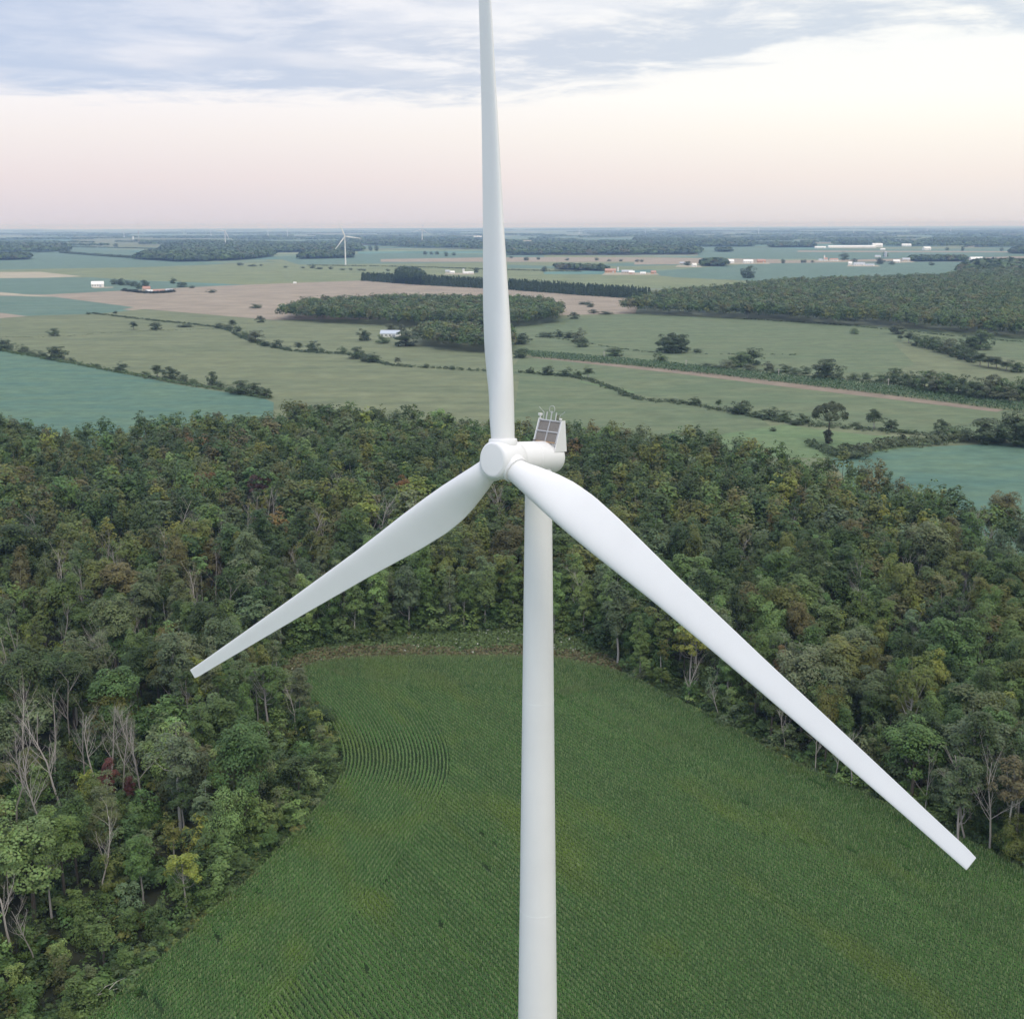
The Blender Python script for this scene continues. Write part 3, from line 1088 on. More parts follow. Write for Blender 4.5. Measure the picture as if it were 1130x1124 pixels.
# ---- coloured single trees that stand out in the wood
odd = [(222, 521, 19, 'broad', (.20, .10, .045), "rust-orange round tree in the wood above the short blade's middle"), (285, 523, 18, 'broad', (.085, .045, .04), "dark maroon tree in the wood below the teal field"),
       (445, 524, 19, 'broad', (.19, .10, .035), "orange-brown round tree in the wood close to the short blade root"), (38, 740, 10, 'tall', (.24, .13, .02), "small bright orange tree beside the forked bare tree"),
       (117, 835, 12, 'tall', (.115, .042, .032), "narrow red creeper-clad tree among the bare dead trunks"), (141, 856, 7, 'tall', (.10, .036, .032), "short dark red shrub tree below the bare dead trunks"),
       (342, 530, 17, 'broad', (.16, .17, .03), "bright yellow-green round tree in the wood beside the bare stand"), (188, 690, 20, 'broad', (.14, .125, .03), "golden olive round tree above the short blade tip"),
       (124, 742, 19, 'broad', (.13, .14, .03), "yellow-green round tree below the short blade tip"), (1110, 540, 24, 'broad', (.12, .12, .05), "tall yellowish tree standing at the edge of the teal field"),
       (890, 598, 19, 'broad', (.16, .14, .03), "golden yellow tree in the wood behind the long blade"), (838, 655, 17, 'broad', (.15, .11, .03), "ochre tree in the wood just above the long blade"),
       (683, 644, 24, 'tall', (.085, .12, .06), "tall pale aspen with bare lower trunk where corn meets the wood"), (205, 648, 19, 'tall', (.15, .19, .06), "pale lime green tree beside the short blade tip"),
       (1000, 635, 20, 'broad', (.11, .155, .06), "large pale green round tree in the wood far behind the long blade"), (1120, 835, 22, 'thin', (.12, .11, .055), "brownish thinning tree with pale limbs at the frame edge"),
       (1065, 835, 20, 'tall', (.085, .125, .055), "pale feathery tree with long stem beyond the long blade tip"), (198, 800, 18, 'tall', (.11, .12, .06), "lumpy grey-olive tree in the corner of the wood"),
       (110, 880, 14, 'broad', (.115, .14, .05), "yellow-tinged light tree low in the wood corner")]
for x, y, h, kd, tn, lab in odd:
    p = G(x, y, h)
    r = np.random.default_rng(int(x) * 7 + int(y))
    var = NEAR[kd][r.integers(len(NEAR[kd]))]
    s = h / var[2]
    e = empty(CATW[kd], (p.x, p.y, 0), r.uniform(0, 6.28))
    e.scale = (s * 1.1, s * 1.1, s)
    tag(e, lab, "tree", GROUP_WOOD)
    link("trunk", var[0], e)
    link("crown", var[1], e).color = (*tn, 1)

# ------------------------------------------------------------------ the cornfield
q = MB()
fp = [(x, y, .05) for x, y in fieldpoly]
q.add(fp, [tuple(range(len(fp)))])
me = q.mesh("field_soil", CSOIL)
if me.polygons[0].normal.z < 0: me.flip_normals()
tag(link("field_soil", me), kind="structure")

HEAD = 25.0
d1 = np.array(G(1130, 1083)[:2]) - np.array(G(851, 919)[:2])
d1 /= np.hypot(*d1)
n1 = np.array([-d1[1], d1[0]])
bound = np.r_[gl, gt[1:], gr[1:]]
# headland rows: parallel to the left and far edges
pts, ang, tng = [], [], []
sm = smooth_line(bound[::6], .28)
tn_ = np.gradient(sm, axis=0)
tn_ /= np.hypot(*tn_.T)[:, None]
nr = np.stack([tn_[:, 1], -tn_[:, 0]], 1)
ctr_ = np.array([20., 230.])
if np.mean(np.sum((ctr_ - sm) * nr, 1)) < 0: nr = -nr
for k in range(int(HEAD / .85)):
    off = .5 + k * .85
    a = sm + nr * off
    a += rs.normal(0, .05, a.shape)
    pts.append(a)
    ang.append(np.full(len(a), off))
    tng.append(np.arctan2(tn_[:, 1], tn_[:, 0]))
hp, ho, hr = np.concatenate(pts), np.concatenate(ang), np.concatenate(tng)
k = in_poly(hp, fieldpoly)
hp, ho, hr = hp[k], ho[k], hr[k]
dd = line_dist(hp, sm[::3])[0]
k = dd > ho - .45
hp, hr = hp[k], hr[k]
# straight rows of the body of the field
o = np.array([20., 230.])
us, vs_ = np.arange(-230, 230, .27), np.arange(-230, 230, 1.0)
uu, vv = np.meshgrid(us, vs_)
vv = vv + .5 * np.sin(uu / 37.0)
bp = o + uu.ravel()[:, None] * d1 + vv.ravel()[:, None] * n1
bp += rs.normal(0, .05, bp.shape)
bp = bp[in_poly(bp, fieldpoly)]
bp = bp[line_dist(bp, bound[::2])[0] > HEAD - .2]
cp = np.r_[hp, bp]
cr_ = np.r_[hr, np.full(len(bp), math.atan2(d1[1], d1[0]))]
pc, dc = PX(np.c_[cp, np.zeros(len(cp))])
k = (pc[:, 0] > -60) & (pc[:, 0] < 1190) & (pc[:, 1] < 1230) & (np.hypot(cp[:, 0] - 3, cp[:, 1] - 124) > 9)
cp, cr_ = cp[k], cr_[k]
# thin spots and a few gaps
uv = np.stack([(cp - o) @ d1, (cp - o) @ n1], 1)
gapn = vnoise(uv * [.3, 1], 2.0, 21) * .5 + vnoise(uv * [.4, 1], 1.1, 22) * .3 + vnoise(cp, 30, 23) * .2
cp, cr_ = cp[gapn > .17], cr_[gapn > .17]
n = len(cp)
print("corn plants:", n)
rc = np.random.default_rng(77)
uv = np.stack([(cp - o) @ d1, (cp - o) @ n1], 1)
st = vnoise(uv * [.12, 1.0], 7.0, 5) * .5 + vnoise(uv * [.3, 1.0], 3.0, 6) * .25 + vnoise(cp, 40, 8) * .25
yel = np.clip((vnoise(uv * [.22, 1], 9.0, 14) * .65 + vnoise(uv * [.5, 1], 4.0, 15) * .35 - .62) * 4, 0, 1)
ht = 2.15 + .35 * (st - .5) + rc.normal(0, .06, n)
band = np.interp(uv[:, 1], np.arange(-240, 241, 4.2), np.random.default_rng(3).uniform(.82, 1.2, 115)[:len(np.arange(-240, 241, 4.2))])
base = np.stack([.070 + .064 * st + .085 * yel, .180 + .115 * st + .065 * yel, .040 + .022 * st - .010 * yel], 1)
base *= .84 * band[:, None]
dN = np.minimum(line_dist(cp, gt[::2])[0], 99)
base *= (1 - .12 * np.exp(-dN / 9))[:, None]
Vl, Cl = [], []
NL = 5
for l in range(NL):
    a = cr_ + PI * (l % 2) + rc.normal(0, .42, n)
    z0 = ht * (.50 + .11 * l) * rc.uniform(.94, 1.04, n)
    ln = rc.uniform(.38, .60, n) * (1.0 - .04 * l)
    dirx, diry = np.cos(a), np.sin(a)
    wx, wy = -diry * .070, dirx * .070
    p0 = np.stack([cp[:, 0], cp[:, 1], z0], 1)
    p1 = p0 + np.stack([dirx * ln * .5, diry * ln * .5, ln * .40], 1)
    p2 = p0 + np.stack([dirx * ln * 1.0, diry * ln * 1.0, ln * rc.uniform(-.05, .3, n)], 1)
    w = np.stack([wx, wy, np.zeros(n)], 1)
    Vl.append(np.stack([p0 - w * .6, p0 + w * .6, p1 + w, p1 - w, p1 - w, p1 + w, p2 + w * .25, p2 - w * .25], 1).reshape(-1, 3))
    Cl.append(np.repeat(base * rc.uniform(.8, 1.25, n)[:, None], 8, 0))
# tassels; their size and pale colour also paint the row crests lighter
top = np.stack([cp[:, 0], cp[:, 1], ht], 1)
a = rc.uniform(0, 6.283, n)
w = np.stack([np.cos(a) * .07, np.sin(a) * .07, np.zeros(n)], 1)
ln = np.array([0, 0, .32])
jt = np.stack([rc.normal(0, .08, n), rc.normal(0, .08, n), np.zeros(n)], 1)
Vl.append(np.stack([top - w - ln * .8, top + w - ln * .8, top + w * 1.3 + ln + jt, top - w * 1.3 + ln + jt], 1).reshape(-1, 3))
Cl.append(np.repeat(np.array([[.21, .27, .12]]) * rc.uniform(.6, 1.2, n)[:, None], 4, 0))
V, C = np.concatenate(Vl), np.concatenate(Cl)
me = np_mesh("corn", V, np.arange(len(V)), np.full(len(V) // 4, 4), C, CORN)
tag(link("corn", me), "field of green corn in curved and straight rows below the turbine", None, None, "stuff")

# ---- dry grass and weeds between corn and aspens
gpoly = [(296, 757), (316, 752), (346, 736), (392, 730), (450, 728), (577, 728), (620, 731), (660, 738), (692, 748), (700, 744), (680, 727), (640, 703), (577, 692), (450, 700), (380, 708), (316, 720), (296, 736)]
field("grass_strip", gpoly, RUSH, z=.06)
gw = [tuple(G(x, y)[:2]) for x, y in gpoly]
T = np.stack([rs.uniform(-75, 45, 60000), rs.uniform(305, 372, 60000)], 1)
T = T[in_poly(T, gw)]
pt_, _ = PX(np.c_[T, np.zeros(len(T))])
dcorn = line_dist(T, np.r_[gt, gr[:60]])[0]
n = len(T)
nn = rs.normal(size=(n, 3)) * .6 + [0, -.6, .6]
nn /= np.linalg.norm(nn, axis=1)[:, None]
hgt = rs.uniform(.2, .9, n)
V = leaf_quads(np.c_[T, hgt], nn, .75, rs)
nz = vnoise(T * [.4, 1], 7, 31) * 1.6 + vnoise(T, 2.5, 32) * .8 - .8
brown = ((dcorn + 5 * (nz - .4)) < 11) & (dcorn > 1.0) & (rs.random(n) < .75)
cl = np.where(brown[:, None], np.array([[.132, .120, .058]]), np.array([[.095, .140, .048]]))
white = (~brown) & (rs.random(n) < .02)
cl[white] = (.35, .36, .30)
cl = cl * rs.uniform(.7, 1.3, n)[:, None]
me = np_mesh("dry_grass", V, np.arange(len(V)), np.full(n, 4), np.repeat(cl, 4, 0), LEAF)
tag(link("dry_grass", me), "strip of brown dry grass and green weeds beyond the corn", None, None, "stuff")
# weedy margin along the shaded edge
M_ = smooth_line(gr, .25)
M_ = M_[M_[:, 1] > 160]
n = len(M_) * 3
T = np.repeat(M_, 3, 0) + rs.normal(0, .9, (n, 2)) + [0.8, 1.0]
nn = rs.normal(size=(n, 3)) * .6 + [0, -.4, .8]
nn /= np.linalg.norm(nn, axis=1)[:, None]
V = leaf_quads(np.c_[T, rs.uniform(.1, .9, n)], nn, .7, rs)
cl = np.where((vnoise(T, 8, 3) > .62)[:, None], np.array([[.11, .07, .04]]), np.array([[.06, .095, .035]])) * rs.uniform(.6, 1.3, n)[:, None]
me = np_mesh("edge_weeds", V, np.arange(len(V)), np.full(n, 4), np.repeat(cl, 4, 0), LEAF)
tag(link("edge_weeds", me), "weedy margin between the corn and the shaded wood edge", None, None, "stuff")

# ------------------------------------------------------------------ the wind turbine
hub = Vector((-.85, 120.02, CAMH - 22.79))
yaw, az0, tilt = math.radians(41.2), math.radians(-5.05), math.radians(6.36)
nv = Vector((-math.sin(yaw) * math.cos(tilt), -math.cos(yaw) * math.cos(tilt), math.sin(tilt)))
rv = Vector((math.cos(yaw), -math.sin(yaw), 0))
uv_ = rv.cross(-nv).normalized()
if uv_.z < 0: uv_ = -uv_


def frame(x, y, z, o):
    M = Matrix((x, y, z)).transposed().to_4x4()
    M.translation = o
    return M


tower_xy = hub - nv * 5.5
TB = Vector((tower_xy.x, tower_xy.y, 0))


def blade_mesh(name, n_sec=40, n_st=46, R=55.3):
    S = [0, .02, .05, .09, .13, .18, .25, .4, .6, .8, .93, .985, 1.0]
    CH = [2.35, 2.35, 2.95, 3.65, 4.15, 4.35, 4.15, 3.2, 2.4, 1.8, 1.42, 1.32, 1.2]
    TH = [1.0, 1.0, .80, .58, .46, .38, .31, .255, .21, .18, .17, .16, .15]
    PA = [.5, .5, .415, .36, .335, .32, .315, .30, .30, .30, .30, .30, .32]
    TW = [18, 18, 18, 17, 16, 14.5, 12.5, 10.5, 10, 10, 10, 10, 10]
    BL = [0, 0, .25, .7, .95, 1, 1, 1, 1, 1, 1, 1, 1]
    b = MB()
    rings = []
    ss = np.r_[np.linspace(0, .3, 20), np.linspace(.3, .98, 22)[1:], [.99, .997, 1.0]]
    for s in ss:
        c, th, pa, tw, bl = (np.interp(s, S, q) for q in (CH, TH, PA, TW, BL))
        tw = math.radians(tw + 1.0)
        ring = []
        for k in range(n_sec):
            a = 2 * PI * k / n_sec
            xc = .5 * (1 - math.cos(a))                    # 0 at the leading edge
            sg = 1 if a <= PI else -1
            yt = 5 * th * (.2969 * math.sqrt(max(xc, 0)) - .126 * xc - .3516 * xc ** 2 + .2843 * xc ** 3 - .1015 * xc ** 4)
            cam_ = .035 * bl * 4 * xc * (1 - xc)
            ya = cam_ + sg * yt
            yc = .5 * math.sin(a)
            y = (1 - bl) * yc * (th if th < 1 else 1) + bl * ya
            x = pa - xc
            X_, Y_ = x * c, y * c
            xr = X_ * math.cos(tw) + Y_ * math.sin(tw)
            yr = -X_ * math.sin(tw) + Y_ * math.cos(tw)
            yr -= 1.5 * s * s                              # bent towards the wind
            ring.append((xr, yr, 1.2 + s * R))
        rings.append(ring)
    vs = [v for r in rings for v in r]
    fs = []
    for i in range(len(rings) - 1):
        for k in range(n_sec):
            fs.append((i * n_sec + k, i * n_sec + (k + 1) % n_sec, (i + 1) * n_sec + (k + 1) % n_sec, (i + 1) * n_sec + k))
    fs.append(tuple((len(rings) - 1) * n_sec + k for k in range(n_sec)))
    b.add(vs, fs)
    return b.mesh(name, PAINT, math.radians(50))


turb = empty("wind_turbine", TB)
tag(turb, "tall white three-bladed wind turbine standing in the cornfield, nearest by far", "wind turbine")


def tpart(name, b, mats, M=None, parent=None, smooth=math.radians(40)):
    o = b.build(name, mats, parent or turb, smooth) if isinstance(b, MB) else link(name, b, parent or turb)
    pm = Matrix.Translation(TB)
    if M is not None:
        o.matrix_world = M
        o.matrix_parent_inverse = Matrix.Identity(4)
        base_m = (pm if parent is None else PM[parent.name])
        o.matrix_basis = base_m.inverted() @ M
        PM[o.name] = M
    return o


PM = {}
ht_top = hub.z - 1.35
b = MB()
prof = [(2.68, 0)]
for z in range(3, int(ht_top), 3):
    prof.append((2.68 - (2.68 - 1.36) * z / ht_top, z))
prof += [(1.36, ht_top)]
b.lathe(prof, 72)
tw_ = tpart("tower", b, PAINT, Matrix.Translation(TB), None, math.radians(60))
b = MB()
for z in (22, 47, 72):
    rr = 2.68 - (2.68 - 1.36) * z / ht_top
    b.lathe([(rr + .001, z - .07), (rr + .010, z - .06), (rr + .010, z + .06), (rr + .001, z + .07)], 72)
tpart("flange_seam", b, simple_mat("seam_paint", (.77, .77, .765), .45), Matrix.Translation(TB), tw_)
# door at the tower foot
b = MB()
b.box((0, -2.70, 2.2), (.95, .12, 2.2))
tpart("tower_door", b, STEEL, Matrix.Translation(TB), tw_)

MN = frame(rv, -nv.cross(rv) * -1, nv, hub)               # local z runs out along the rotor axis
yax = nv.cross(rv)
MN = frame(rv, yax, nv, hub)
if MN.to_3x3().determinant() < 0: MN = frame(rv, -yax, nv, hub)
b = MB()
b.lathe([(0, -8.1), (1.25, -8.1), (1.45, -8.05), (1.60, -7.9), (1.68, -7.65), (1.70, -7.3), (1.70, -4.42), (1.675, -4.40), (1.675, -4.34), (1.70, -4.32), (1.72, -1.9), (1.72, -1.72), (1.66, -1.70), (1.0, -1.6)], 64, None)
nac = tpart("nacelle", b, PAINT, MN)
b = MB()
b.lathe([(1.2, -1.66), (1.80, -1.62), (1.86, -1.50), (1.98, -.9), (2.02, 0), (1.99, .7), (1.93, 1.15), (1.84, 1.42), (1.72, 1.58), (1.58, 1.65), (1.56, 1.635), (1.53, 1.635), (1.51, 1.67), (.9, 1.70), (0, 1.71)], 64)
hubo = tpart("hub", b, PAINT, MN)
bm = blade_mesh("rotor_blade")
cone = math.radians(2.1)
col_b = MB()
col_b.lathe([(1.20, .8), (1.42, .9), (1.45, 1.5), (1.42, 1.98), (1.36, 2.06), (1.18, 2.08)], 48)
colm = col_b.mesh("root_collar", PAINT, math.radians(40))
for k in range(3):
    a = az0 + k * 2 * PI / 3
    d = (rv * math.sin(a) + uv_ * math.cos(a))
    le = (rv * math.cos(a) - uv_ * math.sin(a))
    dz = (d * math.cos(cone) + nv * math.sin(cone)).normalized()
    yy = dz.cross(le).normalized()
    M = frame(le, yy, dz, hub)
    bo = tpart("rotor_blade", bm, PAINT, M)
    tpart("root_collar", colm, PAINT, M, bo)
# cooler on the roof of the nacelle; frame axes: r across, u up, back along -n
MC = frame(rv, -nv, uv_, hub - nv * 6.35 + uv_ * 1.5)      # x across, y towards the rear, z up
Lq = .30                                                   # lean back per metre of height
SH = Matrix(((1, 0, 0, 0), (0, 1, Lq, 0), (0, 0, 1, 0), (0, 0, 0, 1)))
b = MB()
hw, hh = 1.42, 2.35
for x in (-hw, 0, hw): b.box((x, 0, hh / 2), (.11, .16, hh), SH)
for z in (.05, 1.2, hh - .03): b.box((0, -.01, z), (2 * hw + .12, .20, .10), SH)
cool = tpart("cooler_frame", b, STEEL, MC, nac)
for x in (-hw / 2, hw / 2):
    for z in (.62, 1.76):
        b = MB()
        b.box((x, .05, z), (hw - .14, .10, 1.02), SH)
        for q_ in range(9): b.box((x, -.012, z - .42 + q_ * .105), (hw - .16, .03, .02), SH)
        tpart("radiator_panel", b, CORE, MC, nac)
for sgn, wd0 in ((1, 1.0), (-1, 1.0)):
    b = MB()
    x = sgn * (hw + .12)
    prof2 = [(-.22, -.75), (1.75, -.75), (1.55, .3), (hh * Lq + .42, hh + .1), (hh * Lq - .08, hh + .1)]
    vs = [(x - .05, y, z) for y, z in prof2] + [(x + .05, y, z) for y, z in prof2]
    m_ = len(prof2)
    b.add(vs, [tuple(range(m_)), tuple(range(2 * m_ - 1, m_ - 1, -1))] + [(i, i + m_, (i + 1) % m_ + m_, (i + 1) % m_) for i in range(m_)])
    tpart("side_fin", b, PAINT, MC, nac, smooth=None)
yt = hh * Lq
b = MB()
for x, h_ in ((-.62, .85), (0, .95), (.62, .85)): b.tube([(x, yt, hh), (x, yt + .1, hh + h_)], .065, 8)
tpart("lightning_rod", b, STEEL, MC, nac)
b = MB()
b.tube([(.36 * math.cos(t), yt + .1, hh + 1.15 + .36 * math.sin(t)) for t in np.linspace(0, 2 * PI, 25)], .028, 6, False)
tpart("aerial_hoop", b, STEEL, MC, nac)
b = MB()
b.tube([(-1.0, yt, hh), (-1.05, yt + .1, hh + .75), (-1.75, yt + .1, hh + 1.25)], .03, 6)
b.tube([(1.1, yt, hh), (1.12, yt + .1, hh + .6), (1.7, yt + .1, hh + 1.0)], .025, 6)
tpart("wind_vane", b, STEEL, MC, nac)
b = MB()
b.lathe([(.05, 0), (.06, .25), (.24, .42), (.26, .6), (.10, .62)], 16, Matrix.Translation((-hw - .02, yt, hh)))
b.lathe([(.05, 0), (.06, .1), (.16, .18), (.16, .3), (.05, .32)], 16, Matrix.Translation((hw - .12, yt, hh)))
tpart("beacon_lamp", b, PAINT, MC, nac)
b = MB()
b.box((-hw * .75, -.62, .215), (.5, .36, .06))
tpart("roof_hatch", b, DARK, MC, nac)
b = MB()
b.box((0, -.2, .16), (2 * hw, .12, .10))
tpart("walkway_edge", b, simple_mat("rusty_trim", (.42, .27, .15), .7), MC, nac)

# ------------------------------------------------------------------ far turbines
def far_turbine_proto():
    e = empty("wind_turbine", (0, 0, 0))
    b = MB()
    b.lathe([(2.4, 0), (1.9, 45), (1.35, 91)], 14)
    b.build("tower", PAINT, e, 1.0)
    b = MB()
    b.box((0, 2.4, 92.5), (3.4, 9.5, 3.4))
    b.build("nacelle", PAINT, e)
    b = MB()
    b.lathe([(1.9, 0), (1.9, 2.4), (1.2, 3.2), (0, 3.4)], 14, Matrix.Translation((0, -2.3, 92.5)) @ Matrix.Rotation(PI / 2, 4, 'X'))
    h = b.build("hub", PAINT, e)
    bb = MB()
    for k in range(1):
        st_ = [(1.2, 1.2, 1.2), (6, 1.5, 1.0), (11, 2.1, .75), (20, 1.75, .5), (35, 1.2, .32), (48, .8, .2), (53.5, .35, .12)]
        vs, n_ = [], 8
        for z, cx, cy_ in st_:
            vs += [(cx * math.cos(2 * PI * j / n_), cy_ * math.sin(2 * PI * j / n_), z) for j in range(n_)]
        fs = [(i * n_ + j, i * n_ + (j + 1) % n_, (i + 1) * n_ + (j + 1) % n_, (i + 1) * n_ + j) for i in range(len(st_) - 1) for j in range(n_)]
        bb.add(vs, fs + [tuple((len(st_) - 1) * n_ + j for j in range(n_))])
    bmesh_ = bb.mesh("rotor_blade", PAINT, 1.0)
    return e, bmesh_


proto, fbm = far_turbine_proto()
note_kids(proto)
far = [(381.5, 293, 20, -22, "white wind turbine on the sage plain beyond the stubble field, largest of the distant ones"),
       (249, 272.5, 30, 40, "white wind turbine rising from the blue far wood, second largest of the distant ones"),
       (466, 268.5, 10, 12, "slim white wind turbine before the far blue woods, closest to the upright blade"),
       (233, 262, 12, 5, "faint far turbine just before the one rising from the blue wood"), (296, 262, 5, 25, "faint far turbine on the skyline, nearer of the pair beside the farm wood"),
       (317.5, 261, 0, 70, "faint far turbine on the skyline, farther of the pair beside the farm wood"), (639, 258.5, 30, 60, "small pale turbine on the horizon beyond the long upright blade"),
       (712, 258, 10, 8, "small pale turbine on the horizon beside a white roof"), (837, 258.5, -10, 55, "small pale turbine on the horizon above the white farm sheds"),
       (942, 258, 20, 100, "small pale turbine on the horizon above the long white shed"), (682, 256, 5, 35, "tiny faint turbine on the horizon between two clearer ones"),
       (1000, 256.5, 0, 20, "tiny faint turbine on the horizon beyond the white farm roofs"), (1023, 256, 0, 85, "tiny faint turbine on the horizon, second from the frame edge"),
       (1049, 256, 0, 50, "tiny faint turbine on the horizon closest to the frame edge"), (137, 262, 8, 95, "faint far turbine beside the lattice mast on the skyline")]
for n, (x, y, yw, ra, lab) in enumerate(far):
    p = G(x, y)
    c = proto if n == 0 else copy_tree(proto)
    c.location = p
    c.rotation_euler = (0, 0, math.radians(yw))
    if p.y > 6000: c.scale = (1.3, 1.3, 1.0)
    if n == 0: c.scale = (1.0, 1.0, .96)
    tag(c, lab, "wind turbine", "wind turbines scattered over the far plain")
    for k in range(3):
        o = link("rotor_blade", fbm, c)
        o.location = (0, -3.6, 92.5)
        o.rotation_euler = (0, math.radians(ra + k * 120), 0)

# ------------------------------------------------------------------ trees of the open country
HG = "trees and bushes of the hedgerows"


def lone(x, y, h, w, kd, tn, lab, name="hedgerow_tree", cat="tree", group=HG, seed=None):
    p = G(x, y)
    m = mpp(p)
    r = np.random.default_rng(int(x * 13 + y * 7) if seed is None else seed)
    kd = 'lone' if kd == 'broad' else kd
    var = NEAR[kd][r.integers(len(NEAR[kd]))]
    e = empty(name, p, r.uniform(0, 6.28))
    hm = h * m / math.cos(PITCH)
    w = min(w, h * 1.35) if h > 6 else w
    e.scale = (w * m / var[3] * 1.2, w * m / var[3] * 1.2, hm / var[2])
    tag(e, lab, cat, group)
    link("trunk", var[0], e)
    link("crown", var[1], e).color = (*(np.array(tn) * r.uniform(.85, 1.15)), 1)
    return e


